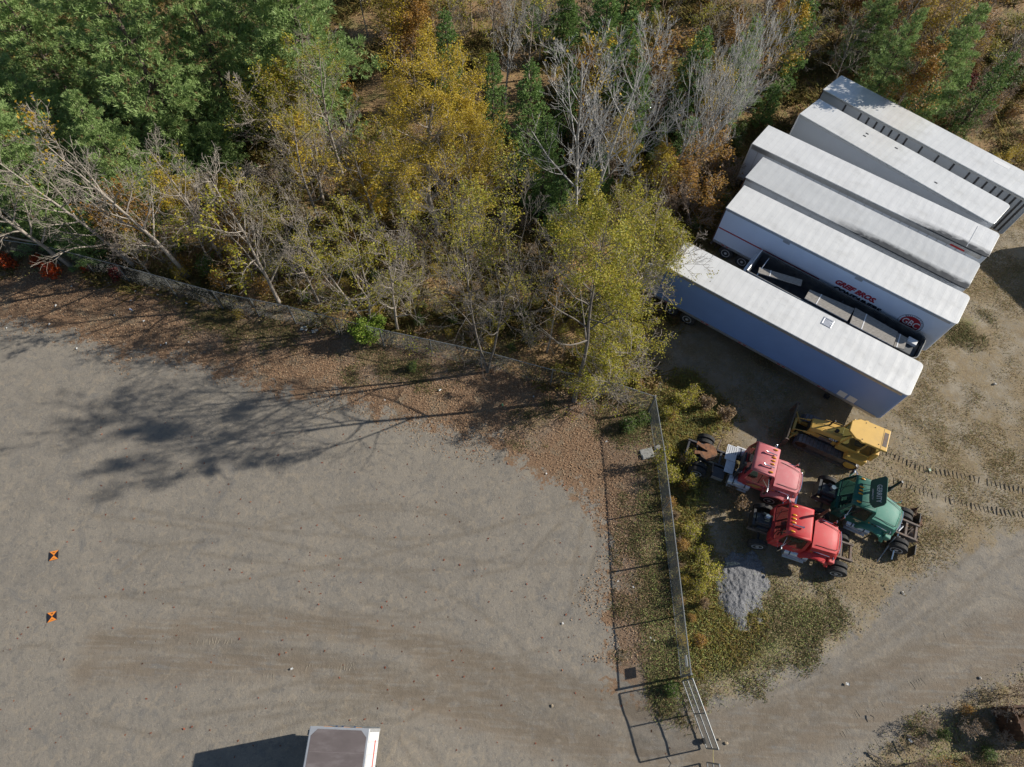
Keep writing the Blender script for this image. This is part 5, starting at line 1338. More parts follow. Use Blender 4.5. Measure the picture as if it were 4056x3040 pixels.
broadleaf('olive1', M_BRN, 'gold', 2600, .08, .2, keep=some(-.2), seed=54, h=7, r0=.08, clear=.2, nl=15, ang=45, ll=.4, nch=(6, 5), up=.08)
pine('pine1', 61, 16, 6.0, per=5, gap=.85, dens=20, tip=.06, base=.1)
pine('pine2', 62, 13, 4.9, per=5, gap=.78, dens=20, tip=.04, base=.1)
pine('pine3', 63, 6, 3.1, per=5, gap=.42, dens=14, base=.06)
pine('fir1', 64, 9.5, 1.7, 'pined', per=5, gap=.42, dens=13, base=.05, blade=.2)
pine('fir2', 65, 5.0, 1.5, 'pined', per=5, gap=.34, dens=13, base=.04, blade=.2)

NAMES = {'pine': 'pine_tree', 'fir': 'fir_tree', 'birch': 'birch_tree', 'bare': 'bare_tree'}
def tree(key, px, py, label, mode='b', h=None, rz=None, scale=None, cat='tree', name=None, group=None, lean=None, hh=None):
    tr_me, cr_me = PROTO[key]
    H0 = max(v.co.z for v in tr_me.vertices)
    s = (h / H0) if h else 1.0
    x, y, _ = at(px, py, (h or H0) if mode == 'a' else 0 if mode == 'b' else mode)
    r = random.Random(int(px * 7 + py * 13))
    nm = name or next((v for k_, v in NAMES.items() if key.startswith(k_)), 'leafy_tree')
    t = empty(nm, (x, y, 0), r.uniform(0, 6.28) if rz is None else math.radians(rz), label, cat, group)
    ws = scale or 1.0
    t.scale = (s * ws, s * ws, s)
    if lean:      # tilt towards (dx, dy)
        ax = Vector((-lean[1], lean[0], 0)).normalized()
        t.rotation_mode = 'QUATERNION'
        from mathutils import Quaternion
        t.rotation_quaternion = Quaternion(ax, math.hypot(*lean)) @ Quaternion((0, 0, 1), r.uniform(0, 6.28) if rz is None else math.radians(rz))
    for n_, me_ in (('trunk', tr_me), ('crown', cr_me)):
        link(bpy.data.objects.new(n_, me_), t)
    return t

TREES = [
 # along the fence, left to right
 ('bare1', 155, 576, 'bare grey tree leaning far left from the fence at the left border', dict(h=11, lean=(-.28, 0))),
 ('bare1', 290, 575, 'bare grey tree leaning left just behind the fence, second from the left border', dict(h=10.5, lean=(-.22, .02))),
 ('bare2', 405, 598, 'tall bare tree with a few bright yellow leaves at its very top before the pines', dict(h=13, lean=(-.10, .02))),
 ('bare3', 480, 560, 'bare tree with few pale yellow leaves standing among orange undergrowth', dict(h=9.5, lean=(-.12, 0))),
 ('bare3', 604, 657, 'thick trunked nearly leafless tree right at the fence left of the yellow green trees', dict(h=11, lean=(-.08, 0))),
 ('sparse3', 655, 600, 'two stemmed tree with sparse yellow leaves behind the fence over orange ground', dict(h=8.5)),
 ('sparse2', 690, 480, 'slim sparse yellow leaved tree over the pale orange clearing', dict(h=9.5)),
 ('sparse3', 797, 710, 'yellow green tree with curved trunk above the bright green bush at the fence', dict(h=10)),
 ('bare3', 859, 714, 'thin grey tree with few leaves between two yellow green trees at the fence', dict(h=9)),
 ('sparse1', 1053, 803, 'tall forked tree with sparse yellow leaves and the thickest trunk along the fence', dict(h=15.5, rz=20)),
 ('bare3', 1135, 712, 'slim leaning bare sapling right of the tall forked tree', dict(h=6.5, lean=(-.15, 0), scale=.7)),
 ('thin', 1181, 760, 'thin straight bare tree right of the tall forked tree', dict(h=8)),
 ('spread', 1240, 866, 'tall spreading yellow green tree standing at the fence near its corner', dict(h=16, rz=200, scale=.8)),
 ('yg2', 1300, 700, 'dense yellow green tree left of the nearest white trailer', dict(h=8, scale=1.1)),
 ('yg2', 1400, 640, 'yellow green tree with dark stems hanging over the rear of the nearest white trailer', dict(h=7.5)),
 ('yg2', 1350, 560, 'bushy yellow green tree behind the rear end of the nearest white trailer', dict(h=6)),
 ('yg2', 1330, 800, 'sprawling low yellow green tree overhanging the fence beside its corner', dict(h=5.5, scale=1.4)),
 ('yg2', 1290, 862, 'low yellow green tree leaning over the fence near its corner', dict(h=5.5, scale=1.2)),
 ('bare3', 690, 655, 'bare crooked small tree leaning over the fence', dict(h=7, lean=(.1, -.1))),
 # the gold tree and its neighbours
 ('gold1', 947, 511, 'big round olive gold tree in the middle of the wood', dict(h=13.5, scale=1.05)),
 ('gold2', 1030, 525, 'olive gold tree at the right shoulder of the big gold tree', dict(h=10.5, scale=1.05)),
 ('bare3', 820, 500, 'thin leafless tree at the left shoulder of the big gold tree', dict(h=10)),
 ('sparse2', 740, 380, 'sparse dull yellow tree between the pines and the big gold tree', dict(h=11)),
 ('bare1', 700, 440, 'leafless brown grey tree in the thicket left of the big gold tree', dict(h=8)),
 ('bare1', 870, 620, 'leafless grey tree in front of the big gold tree', dict(h=7.5, scale=.9)),
 ('bare1', 1195, 560, 'dark leafless tree on open ground right of the big gold tree', dict(h=6, scale=1.0)),
 ('bare3', 1010, 640, 'thin leafless tree among brush below the big gold tree', dict(h=8, scale=.8)),
 # birches
 ('birch1', 1236, 497, 'tall white barked leafless tree nearest the yellow green trees', dict(h=15.5, rz=0, scale=1.15)),
 ('birch2', 1254, 508, 'white barked leafless tree leaning right beside the tallest white one', dict(h=15.5, rz=0)),
 ('birch1', 1330, 440, 'smaller white barked leafless tree with many low twigs', dict(h=11, rz=100)),
 ('birch3', 1432, 415, 'forked white barked leafless tree leaning right towards the trailers', dict(h=14.5, rz=0)),
 ('birch3', 1478, 395, 'white barked leafless tree behind the forked one', dict(h=12.5, rz=15)),
 ('birch2', 1090, 226, 'white barked leafless tree behind the dark firs at the top', dict(h=9.5, rz=60)),
 ('birch1', 1165, 135, 'slender white barked leafless tree at the top edge', dict(h=8, rz=200)),
 # conifers
 ('pine1', 300, 130, 'largest light green pine at the upper left', dict(mode=8, h=16.5)),
 ('pine1', 455, 115, 'light green pine joining the right side of the largest pine', dict(mode=7, h=15, scale=.9)),
 ('pine2', 55, 370, 'light green pine at the left border', dict(mode=5, h=11.5)),
 ('pine2', 5, 240, 'green pine cut by the left border above the bare trees', dict(mode=6, h=12)),
 ('pine2', 640, 55, 'mid green pine at the top edge left of the orange ground', dict(mode=8, h=15)),
 ('pine2', 70, 90, 'deep shaded dark green pine in the upper left corner', dict(mode=7, h=13)),
 ('pine1', 170, -10, 'dark green pine on the top edge between the corner and the largest pine', dict(mode=8, h=15)),
 ('pine2', 540, -20, 'green pine on the top edge beyond the largest pine', dict(mode=8, h=15)),
 ('pine3', 85, 450, 'low green pine at the left border behind the bare trees', dict(mode=2.5, h=6)),
 ('pine3', 185, 520, 'small green pine close to the fence behind the leaning bare trees', dict(mode=1.5, h=4.2)),
 ('pine3', 395, 345, 'small green pine below the largest pine', dict(mode=2, h=5.5)),
 ('pine3', 480, 345, 'bright green low pine at the edge of the orange undergrowth', dict(mode=1.5, h=4.5)),
 ('pine2', 250, 350, 'grey green pine half hidden by the bare tree with yellow tips', dict(mode=4.5, h=9.5, scale=.85)),
 ('pine3', 300, 480, 'low green pine in the brush before the orange undergrowth', dict(mode=1.5, h=4.5)),
 ('fir1', 1150, 130, 'tall narrow dark green fir between the gold tree and the white trees', dict(mode='a', h=9.5, scale=1.1)),
 ('fir1', 1185, 250, 'narrow green fir at the right edge of the gold tree', dict(mode='a', h=8, scale=1.2)),
 ('fir2', 1215, 395, 'small bright green fir at the foot of the white barked trees', dict(mode='a', h=4.5, scale=1.2)),
 ('fir1', 1065, 110, 'dark green fir behind the top of the gold tree', dict(mode='a', h=8)),
 ('fir2', 1300, 330, 'small green fir seen through the white branches', dict(mode='a', h=5)),
 ('fir2', 1500, 260, 'small green fir right of the leaning white trees', dict(mode='a', h=4.5, scale=1.2)),
 ('pine2', 1885, 60, 'mid green pine above the farthest trailer', dict(mode=4, h=8, scale=.85)),
 ('fir1', 1760, -30, 'dark green fir at the top edge above the trailers', dict(mode='a', h=9, scale=1.3)),
 ('pine2', 1640, 40, 'dark shaded pine behind the leaning white trees', dict(mode='a', h=9, scale=.7)),
 ('fir2', 2088, 160, 'small bright green fir standing alone in the brown brush at the upper right', dict(mode='a', h=3.6, scale=1.2)),
 ('fir2', 1985, 215, 'small grey green fir behind the farthest trailer', dict(mode='a', h=2.6, scale=1.2)),
 ('fir1', 2200, 110, 'green fir at the right border near the top', dict(mode='a', h=7, scale=1.2)),
 ('pine2', 1995, 20, 'dark pine at the top edge near the right', dict(mode='a', h=9, scale=.7)),
 ('fir1', 1370, 20, 'dark green fir at the top edge between the white trees', dict(mode='a', h=9, scale=1.3)),
 ('fir1', 960, 20, 'dark green fir at the top edge above the gold tree', dict(mode='a', h=8, scale=1.2)),
 ('fir1', 1530, 60, 'deep green fir behind the white branches at the top', dict(mode='a', h=9, scale=1.2)),
 ('pine2', 2130, 10, 'dark pine in the upper right corner', dict(mode='a', h=10, scale=.8)),
 # coloured small trees
 ('yellow1', 1715, 15, 'bright orange yellow tree at the top edge right of the leaning white trees', dict(mode='a', h=8)),
 ('orange1', 2020, 95, 'orange yellow tree with thin leaning trunk above the farthest trailer', dict(mode='a', h=8, lean=(.12, .02), scale=.9)),
 ('orange1', 875, 10, 'orange tree at the top edge beyond the gold tree', dict(mode='a', h=7)),
 ('orange2', 1490, 330, 'orange brown small tree at the rear of the trailers', dict(mode='a', h=5)),
 ('orange2', 1560, 300, 'twiggy orange brown small tree right beside the trailer ends', dict(mode='a', h=4.5, scale=1.2)),
 ('orange2', 1530, 400, 'leaning twiggy orange tree over the sooty trailer rear', dict(mode='a', h=4, scale=1.3)),
 ('olive1', 1345, 250, 'olive and orange small tree seen between the white trunks', dict(mode='a', h=6)),
 ('orange1', 1260, 90, 'orange brown tree behind the tallest white tree', dict(mode='a', h=7)),
 ('olive1', 1440, 330, 'dull olive small tree at the foot of the leaning white trees', dict(mode='a', h=5)),
 ('yg2', 560, 120, 'olive yellow tree against the dark pines', dict(mode='a', h=9)),
 ('olive1', 620, 250, 'olive yellow small tree left of the gold tree', dict(mode='a', h=7)),
 ('orange2', 1830, 250, 'low orange brown tree behind the farthest trailer', dict(mode='a', h=3)),
 ('thin', 1868, 180, 'thin grey trunk leaning right behind the farthest trailer', dict(h=11, lean=(.12, .05))),
 ('thin', 1957, 182, 'thin brown trunk leaning right in front of the orange tree', dict(h=10, lean=(.15, .05))),
 ('thin', 2082, 90, 'thin dark trunk near the upper right corner', dict(h=11, lean=(.1, .05))),
 ('thin', 795, 80, 'thin dark trunk over the orange ground at the top edge', dict(h=9, lean=(0, .05))),
 ('birch1', 905, 75, 'pale slim trunk at the top edge above the gold tree', dict(h=9, scale=.5)),
 ('olive1', 2190, 330, 'olive leaved small tree at the right border behind the trailers', dict(mode='a', h=3.5)),
 ('bare3', 1990, 150, 'bare grey brown tree behind the small fir', dict(h=7)),
 ('bare1', 1590, 130, 'bare dark twiggy tree above the trailer ends', dict(h=7)),
]
for key, px, py, lab, kw in TREES: tree(key, px, py, lab, **kw)
# mixed young growth that closes the gaps between the big trees
KIND = {'fir1': 'young dark green fir', 'fir2': 'small green fir', 'orange1': 'orange brown young tree', 'orange2': 'small twiggy orange tree', 'olive1': 'olive leaved young tree', 'bare1': 'bare grey young tree', 'bare3': 'thin grey young tree with few leaves', 'yg2': 'yellow green young tree', 'yellow1': 'bright yellow young tree', 'birch1': 'young white barked bare tree'}
def fill(x0, x1, y0, y1, n, kinds, hlo, hhi, where, seed):
    g = random.Random(seed); done = []
    for _ in range(n * 30):
        if len(done) == n: break
        px, py = g.uniform(x0, x1), g.uniform(y0, y1); h = g.uniform(hlo, hhi); k = g.choice(kinds)
        if any(abs(px - a) < 46 and abs(py - b) < 34 for a, b in done): continue
        done.append((px, py))
        tree(k, px, py, KIND[k] + ' ' + where, mode=h * .55, h=h, group=KIND[k] + ' group ' + where, scale=g.uniform(.9, 1.25))
fill(850, 1250, -60, 60, 9, ['fir1', 'fir1', 'orange1', 'olive1', 'bare3'], 6, 9, 'at the top edge beyond the gold tree', 1)
fill(1200, 1680, -60, 240, 26, ['fir1', 'fir2', 'fir1', 'orange2', 'olive1', 'bare3', 'orange1', 'bare1'], 3.5, 8, 'among the white barked trees', 2)
fill(1720, 2230, -80, 110, 13, ['fir1', 'bare1', 'orange2', 'olive1', 'orange1', 'bare3', 'bare1'], 4.5, 8.5, 'in the wood beyond the farthest trailer', 3)
fill(1290, 1540, 250, 430, 9, ['fir2', 'olive1', 'orange2', 'orange2', 'bare3'], 2.5, 4.5, 'in the brush behind the trailer rears', 4)
fill(470, 700, 130, 260, 3, ['olive1', 'yg2', 'bare3', 'orange2'], 4.5, 7, 'between the pines and the gold tree', 5)
fill(260, 560, 400, 560, 9, ['bare3', 'olive1', 'orange2', 'bare1'], 3, 6, 'in the thicket below the pines', 6)
fill(860, 1180, 560, 700, 5, ['bare3', 'bare3', 'bare1'], 2.5, 4.5, 'in the brush behind the tall forked tree', 7)

# vine covered stub and fallen trunk
def vine_tree():
    b, top = Vector(at(822, 470)), Vector(at(768, 330, 6.5))
    t = empty('vine_covered_trunk', b, 0, 'leaning dead trunk wrapped in bright yellow vine beside the gold tree', 'tree')
    d = top - b; pts = [d * (i / 8) + Vector((math.sin(i) * .08, math.cos(i) * .08, 0)) for i in range(9)]
    MB().tube(pts, [.16 - .012 * i for i in range(9)], 7).build('trunk', M_GBARK, t, smooth=True)
    tips = np.array([tuple(p) for p in pts[2:8] for _ in range(10)])
    np_mesh('vine', leaf_quads(tips, 3200, .085, .38, 5), 4, LEAF['yellow'], parent=t)
vine_tree()
a, b = Vector(at(1331, 445, .2)), Vector(at(1228, 345, 3.0))
tag(MB().tube([a, a.lerp(b, .5) + Vector((0, 0, .1)), b], [.16, .15, .11], 8).build('fallen_log', M_GBARK, None, smooth=True), 'pale dead trunk lying slanted across the dark hollow behind the white trees', 'log')
# ------------------------------------------------------------------ shrubs and saplings
SH = {}
def shrub(key, wood, lm, n, size, sig, seed, h, nl, ang, ll, nch, forks=4, up=.06, keep=None, rmin=.010):
    tk, tw, tips = grow(seed=seed, h=h, r0=.035, clear=.1, nl=nl, ang=ang, ll=ll, nch=nch, up=up, wig=.16, forks=forks, rmin=rmin)
    b = len(tw.v); tw.v += tk.v; tw.f += [[i + b for i in f] for f in tk.f]
    lv = leaf_quads(tips, n, size, sig, seed, keep=keep) if n else np.zeros((0, 3))
    SH[key] = crown_mesh('shrub', tw, wood, lv, LEAF[lm])
shrub('twig1', M_BRN, 'dead', 120, .06, .1, 71, 2.6, 6, 42, .5, (5, 4))
shrub('twig2', M_GBARK, 'yg', 220, .06, .12, 72, 3.4, 6, 36, .42, (5, 4))
shrub('twig3', M_BRN, 'orange', 260, .06, .12, 73, 2.2, 6, 46, .5, (5, 4))
shrub('yg1', M_BRN, 'yg', 650, .06, .14, 74, 2.0, 6, 50, .5, (4, 3))
shrub('yg2', M_BRN, 'gold', 560, .06, .14, 75, 1.6, 6, 50, .55, (4, 3))
shrub('or1', M_BRN, 'orange', 650, .065, .14, 76, 1.6, 6, 50, .5, (4, 3))
shrub('gr1', M_BRN, 'green', 1000, .06, .15, 77, 1.4, 6, 55, .55, (4, 3))
shrub('br1', M_BRN, 'bright', 2600, .07, .16, 78, 1.9, 6, 52, .5, (4, 3))
shrub('red1', M_BRN, 'red', 800, .085, .12, 79, 1.1, 5, 50, .55, (4, 3))
shrub('dred', M_BRN, 'darkred', 900, .07, .12, 80, 1.4, 5, 40, .5, (4, 3))
shrub('weed', M_BRN, 'dead', 500, .05, .1, 81, 1.5, 5, 30, .4, (4, 3), forks=6, up=.12)

def put(key, x, y, s, label, group=None, name='shrub', cat='shrub', r=random):
    o = bpy.data.objects.new(name, SH[key]); link(o)
    o.location = (x, y, 0); o.rotation_euler = (r.uniform(-.12, .12), r.uniform(-.12, .12), r.uniform(0, 6.28))
    o.scale = (s * r.uniform(.85, 1.15),) * 2 + (s * r.uniform(.8, 1.2),)
    return tag(o, label, cat, group)

for i, (key, px, py, s, lab) in enumerate([
    ('br1', 792, 742, 1.0, 'bright green bush spilling through the fence below the curved trunk'), ('br1', 815, 715, .8, 'bright green bush behind the fence at the curved trunk'),
    ('red1', 25, 578, 1.0, 'flame red sumac bush at the left border by the fence'), ('red1', 125, 598, 1.0, 'flame red sumac bush second from the left border'), ('red1', 90, 572, .9, 'small red sumac bush behind the fence at the left'),
    ('red1', 190, 583, .5, 'tiny orange red sumac near the fence at the left'), ('dred', 258, 603, .9, 'dark red leafy bush in front of the fence'),
    ('gr1', 890, 800, .55, 'small dark green tuft on the leaves below the fence'), ('gr1', 250, 560, .7, 'low green bush behind the fence at the left'),
    ('or1', 400, 583, .8, 'orange yellow bush behind the fence among leaning trunks'), ('yg2', 520, 690, .5, 'small olive weed clump by the fence at the green grass'),
    ('weed', 1590, 1095, .9, 'grey dried weed between the two red tractors'), ('weed', 1575, 1060, .7, 'dark dried weed behind the rear of the faded red tractor'), ('weed', 1560, 905, 1.0, 'tall brown dried weed at the edge of the trailer shade'), ('weed', 1520, 880, .9, 'brown dried weed behind the right hand fence'),
    ('yg1', 1425, 1010, .8, 'yellow green vine bush climbing over the right hand fence'), ('yg1', 1445, 1035, .7, 'yellow green bush behind the fence at the tail of the faded red tractor'),
    ('yg1', 1480, 1000, .55, 'olive yellow bush around the rear wheels of the faded red tractor'), ('yg1', 1490, 1050, .6, 'yellow green bush below the rear wheels of the faded red tractor'),
    ('yg1', 1470, 880, .7, 'olive yellow bush right of the fence corner'), ('yg1', 1490, 860, .6, 'yellow bush in the sun beyond the fence corner'), ('yg1', 1440, 900, .6, 'low yellow bush tight against the fence corner'),
    ('yg1', 1490, 1150, .55, 'yellow bush halfway down the right hand fence'), ('yg1', 1505, 1200, .65, 'yellow bush left of the gravel heap'), ('yg1', 1525, 1245, .7, 'large yellow bush overhanging the gravel heap'), ('yg1', 1500, 1270, .55, 'yellow bush between the fence and the gravel heap'),
    ('or1', 1470, 1180, .5, 'orange brown weed clump at the right hand fence'), ('weed', 1515, 1305, .7, 'dark dry weed at the lower left of the gravel heap'), ('gr1', 1350, 925, .8, 'dark green bush left of the fence below its corner'), ('gr1', 1385, 915, .7, 'dark green bush tight in the fence corner'),
    ('gr1', 1450, 1490, .5, 'green tuft of weeds at the gate post')]):
    put(key, *at(px, py)[:2], s, lab, r=random.Random(i))

LOOK = {'twig1': 'bare brown twiggy sapling', 'twig2': 'grey sapling with few leaves', 'twig3': 'sapling with few orange leaves', 'yg1': 'yellow green leafy shrub', 'yg2': 'olive gold leafy shrub', 'or1': 'orange brown leafy shrub', 'gr1': 'low dark green shrub', 'dred': 'dark red shrub', 'weed': 'dry brown weed clump'}
def scatter(poly_px, n, kinds, smin, smax, label, group, seed, avoid=1.1):
    g = random.Random(seed); P = px_poly(poly_px); x0, y0 = P.min(0); x1, y1 = P.max(0); done = []
    tries = 0
    while len(done) < n and tries < 20000:
        tries += 1
        x, y = g.uniform(x0, x1), g.uniform(y0, y1)
        if not inside(np.array([x]), np.array([y]), P)[0]: continue
        if any((x - a) ** 2 + (y - b) ** 2 < avoid ** 2 for a, b in done): continue
        done.append((x, y))
        k_ = g.choice(kinds); tw_ = k_.startswith('twig')
        put(k_, x, y, g.uniform(smin, smax), LOOK[k_] + ' ' + label, LOOK[k_] + ' ' + group, r=g, name='sapling' if tw_ else 'shrub', cat='sapling' if tw_ else 'shrub')
scatter([(620, 640), (830, 690), (1050, 750), (1210, 805), (1390, 850), (1400, 770), (1290, 690), (1100, 620), (800, 600), (640, 560)], 75, ['yg1', 'yg2', 'yg1', 'twig2', 'twig1', 'or1', 'gr1'], .3, .65, 'in the brush right behind the fence', 'group behind the fence', 1, .9)
scatter([(0, 470), (160, 540), (330, 590), (620, 660), (640, 560), (560, 440), (300, 420), (0, 380)], 55, ['twig1', 'twig2', 'twig1', 'twig3', 'yg2', 'gr1', 'or1'], .6, 1.2, 'under the leaning bare trees', 'group under the leaning bare trees', 2, 1.1)
scatter([(560, 440), (640, 560), (800, 600), (1100, 610), (1180, 520), (1080, 400), (900, 330), (700, 300), (600, 330)], 60, ['twig1', 'twig2', 'twig3', 'twig1', 'or1', 'yg2'], .45, .95, 'in the thicket around the big gold tree', 'group around the big gold tree', 3, 1.2)
scatter([(1210, 480), (1340, 540), (1520, 540), (1560, 450), (1640, 280), (1720, 180), (1500, 160), (1260, 200)], 60, ['twig3', 'or1', 'twig1', 'twig1', 'gr1', 'yg2', 'or1'], .6, 1.2, 'in the brush behind the trailer rears', 'group behind the trailer rears', 4, 1.2)
scatter([(1800, 150), (1900, 200), (2060, 290), (2240, 400), (2240, 60), (1900, 60)], 55, ['twig3', 'or1', 'twig1', 'twig1', 'dred', 'gr1', 'yg2'], .6, 1.2, 'in the brush beyond the farthest trailer', 'group beyond the farthest trailer', 5, 1.3)
scatter([(560, 330), (1250, 330), (1700, 130), (2212, 60), (2212, -60), (500, -60)], 55, ['twig3', 'or1', 'gr1', 'twig1', 'yg1'], .8, 1.6, 'in the understory near the top edge', 'group at the top edge', 6, 2.0)
scatter([(1425, 900), (1475, 1430), (1510, 1400), (1480, 1150), (1500, 900)], 14, ['or1', 'yg2', 'weed', 'twig3'], .3, .55, 'along the outer side of the right hand fence', 'group along the right hand fence', 7, .7)

scatter([(1985, 1570), (2100, 1520), (2205, 1490), (2205, 1650), (1960, 1650)], 16, ['weed', 'or1', 'twig3', 'gr1', 'twig1'], .35, .6, 'in the weedy lower right corner', 'group in the lower right corner', 8, .8)

# vine heap of grey stems
g = random.Random(17); m = MB(); c = at(555, 415)
for k in range(420):
    a, rr = g.uniform(0, 6.28), abs(g.gauss(0, 1.1)); p = Vector((math.cos(a) * rr, math.sin(a) * rr, max(.05, 2.0 * math.exp(-rr * rr / 2.2) * g.uniform(.5, 1.1))))
    d = Vector((g.gauss(0, 1), g.gauss(0, 1), g.gauss(0, .6) - .2)).normalized() * g.uniform(.5, 1.2)
    q = p + d; q.z = max(.03, q.z); mid = (p + q) / 2; mid.z += .15
    m.tube([p, mid, q], [.016, .014, .011], 3, caps=False)
o = m.build('brush_heap', M_GBARK, None, fix=False); o.location = c
tag(o, 'grey heap of dead vine stems left of the orange clearing', 'brush heap')

# ------------------------------------------------------------------ stuff nobody could count
def sample(n, x0, x1, y0, y1, dens, seed):
    g = np.random.default_rng(seed); X = np.empty(0); Y_ = np.empty(0)
    while len(X) < n:
        x, y = g.uniform(x0, x1, n), g.uniform(y0, y1, n)
        k_ = g.random(n) < dens(x, y); X, Y_ = np.concatenate([X, x[k_]]), np.concatenate([Y_, y[k_]])
    return X[:n], Y_[:n], g
VEH = [np.array(p) for p in ([(12.0, 14.3), (9.6, 13.2), (9.9, 14.6)],)]
def flat_leaves(name, n, box, dens, size, cols, seed, zmax=.05):
    tilt = .35 if zmax < .2 else .6
    x, y, g = sample(n, *box, dens, seed)
    z = ground_z(x, y) + .012 + g.random(n) * zmax
    c = np.stack([x, y, z], 1); nr = np.stack([g.normal(0, tilt, n), g.normal(0, tilt, n), np.ones(n)], 1); nr /= np.linalg.norm(nr, axis=1)[:, None]
    a = np.cross(nr, np.stack([np.cos(t := g.uniform(0, 6.28, n)), np.sin(t), np.zeros(n)], 1)); a /= np.linalg.norm(a, axis=1)[:, None]; b = np.cross(nr, a)
    s = size * g.uniform(.5, 1.4, (n, 1))
    V = np.stack([c - a * s, c + b * s * .6, c + a * s, c - b * s * .6], 1)
    o = np_mesh(name, V, 4, leafmat(name + '_colours', cols, trans=.0, rough=.8))
    o['kind'] = 'stuff'
    return o
def dl(x, y):
    lit, grn, yard, fst, lane, arc = zones(x, y); nz = fbm(x, y, 2.2, 31)
    return np.clip(lit * 1.3 - .15 + (nz - .5) * 1.9, 0, 1) * (1 - .5 * grn) * (lit > .02)
flat_leaves('fallen_leaves', 60000, (-42, 13, 3, 30), dl, .038, [(.16, .09, .05), (.27, .16, .085), (.35, .22, .125), (.41, .30, .19), (.23, .135, .075)], 41)
flat_leaves('forest_leaves', 60000, (-50, 45, 18, 68), lambda x, y: zones(x, y)[3] * np.clip(.2 + 1.6 * (fbm(x, y, 3, 33) - .3), 0, 1), .075, [(.12, .07, .035), (.25, .135, .055), (.34, .19, .085), (.30, .22, .10), (.18, .11, .05)], 42, .12)
def dr(x, y):
    d = soft(x, y, px_poly([(1420, 870), (1480, 800), (1580, 900), (1500, 960), (1510, 1140), (1550, 1290), (1640, 1340), (1600, 1420), (1490, 1440)]), .6); return d
def du(x, y):
    nz = fbm(x, y, 1.8, 71); return zones(x, y)[3] * np.clip((nz - .33) * 4, .06, 1) * np.where(y < 42, 1, .5)
flat_leaves('undergrowth', 110000, (-50, 48, 16, 62), du, .045, [(.36, .31, .08), (.48, .40, .10), (.42, .25, .10), (.24, .28, .07), (.48, .34, .17), (.34, .21, .10), (.52, .44, .12)], 49, .38)
flat_leaves('yard_weeds', 22000, (6, 30, -4, 20), lambda x, y: np.clip(dr(x, y) + zones(x, y)[1] * (x > 7), 0, 1) * np.clip((fbm(x, y, 1.2, 73) - .3) * 3, .1, 1), .026, [(.22, .31, .075), (.33, .35, .11), (.19, .28, .06), (.34, .26, .12), (.16, .24, .055), (.42, .36, .18)], 50, .21)
def dd(x, y):
    yard = soft(x, y, P_YARD, 1.3); cor = soft(x, y, P_CORNER, .7); nz = fbm(x, y, 2.4, 81) * .5 + fbm(x, y, .8, 83) * .5
    near = np.clip(1.2 - seg_dist(x, y, px_poly([(1560, 1330), (1700, 1340), (1860, 1290), (1960, 1180), (1900, 1000)])) / 4.5, 0, 1)
    return np.clip(np.clip((yard - .3) * 1.5, 0, 1) * np.clip((nz - .5 + .22 * near) * 3.5, 0, 1) + 1.6 * cor * np.clip((nz - .22) * 4, .3, 1), 0, 1)
flat_leaves('dead_grass', 60000, (7, 45, -6, 46), dd, .034, [(.20, .14, .075), (.29, .205, .11), (.36, .27, .16), (.24, .21, .085), (.17, .18, .06), (.15, .095, .05)], 52, .10)
flat_leaves('stray_leaves', 420, (-24, 10, -2, 15), lambda x, y: np.full(x.shape, .8), .055, [(.22, .06, .03), (.14, .05, .03), (.28, .12, .06)], 43, .02)
flat_leaves('gravel_stones', 4000, (-30, 36, -4, 22), lambda x, y: np.clip(1.0 - zones(x, y)[0], .1, 1) * np.clip(.3 + 1.8 * (fbm(x, y, 4, 37) - .35), 0, 1), .016, [(.38, .35, .30), (.46, .43, .37), (.15, .14, .12), (.30, .27, .23)], 44, .01)

def blades(name, n, box, dens, hmin, hmax, cols, seed, nb=5, spread=.10, w=.022):
    x, y, g = sample(n, *box, dens, seed)
    x, y = np.repeat(x, nb) + g.normal(0, spread, n * nb), np.repeat(y, nb) + g.normal(0, spread, n * nb); N = len(x)
    z = ground_z(x, y); h = np.repeat(g.uniform(hmin, hmax, n), nb) * g.uniform(.5, 1.1, N)
    a = g.uniform(0, 6.28, N); lean = g.uniform(.8, 2.4, N) * h
    b = np.stack([x, y, z], 1); tip = b + np.stack([np.cos(a) * lean, np.sin(a) * lean, h], 1)
    s = np.stack([-np.sin(a), np.cos(a), np.zeros(N)], 1) * w; mid = b * .5 + tip * .5 + np.array([0, 0, .12]) * h[:, None]
    V = np.stack([b - s, b + s, mid + s, tip, mid - s], 1)
    o = np_mesh(name, V, 5, leafmat(name + '_colours', cols, trans=.5, rough=.7)); o['kind'] = 'stuff'
    return o
def dg(x, y): lit, grn, yard, fst, lane, arc = zones(x, y); return np.clip(grn * .8 + (fbm(x, y, 1.1, 51) - .55) * 2.4, 0, 1) * (grn > .03)
blades('green_grass', 13000, (-30, 40, -4, 26), dg, .04, .15, [(.11, .155, .05), (.19, .21, .075), (.28, .235, .11), (.36, .27, .15), (.24, .17, .09)], 45, w=.012, spread=.16)
hull = [px_poly(p) for p in ([(1480, 960), (1560, 930), (1700, 960), (1740, 1010), (1850, 990), (1960, 1100), (1980, 1200), (1820, 1260), (1640, 1230), (1480, 1060)],)]
def dy(x, y):
    lit, grn, yard, fst, lane, arc = zones(x, y)
    nz = fbm(x, y, 1.6, 53) * .6 + fbm(x, y, 5, 57) * .4
    px_r = x * .0
    return np.clip((yard - .35) * 1.4, 0, 1) * np.clip((nz - .44) * 3.2, 0, 1) * (1 - lane)
blades('dry_grass', 34000, (7, 44, -5, 46), dy, .03, .10, [(.36, .23, .125), (.42, .31, .17), (.50, .40, .23), (.33, .29, .13), (.26, .27, .09)], 46, w=.011, spread=.14)
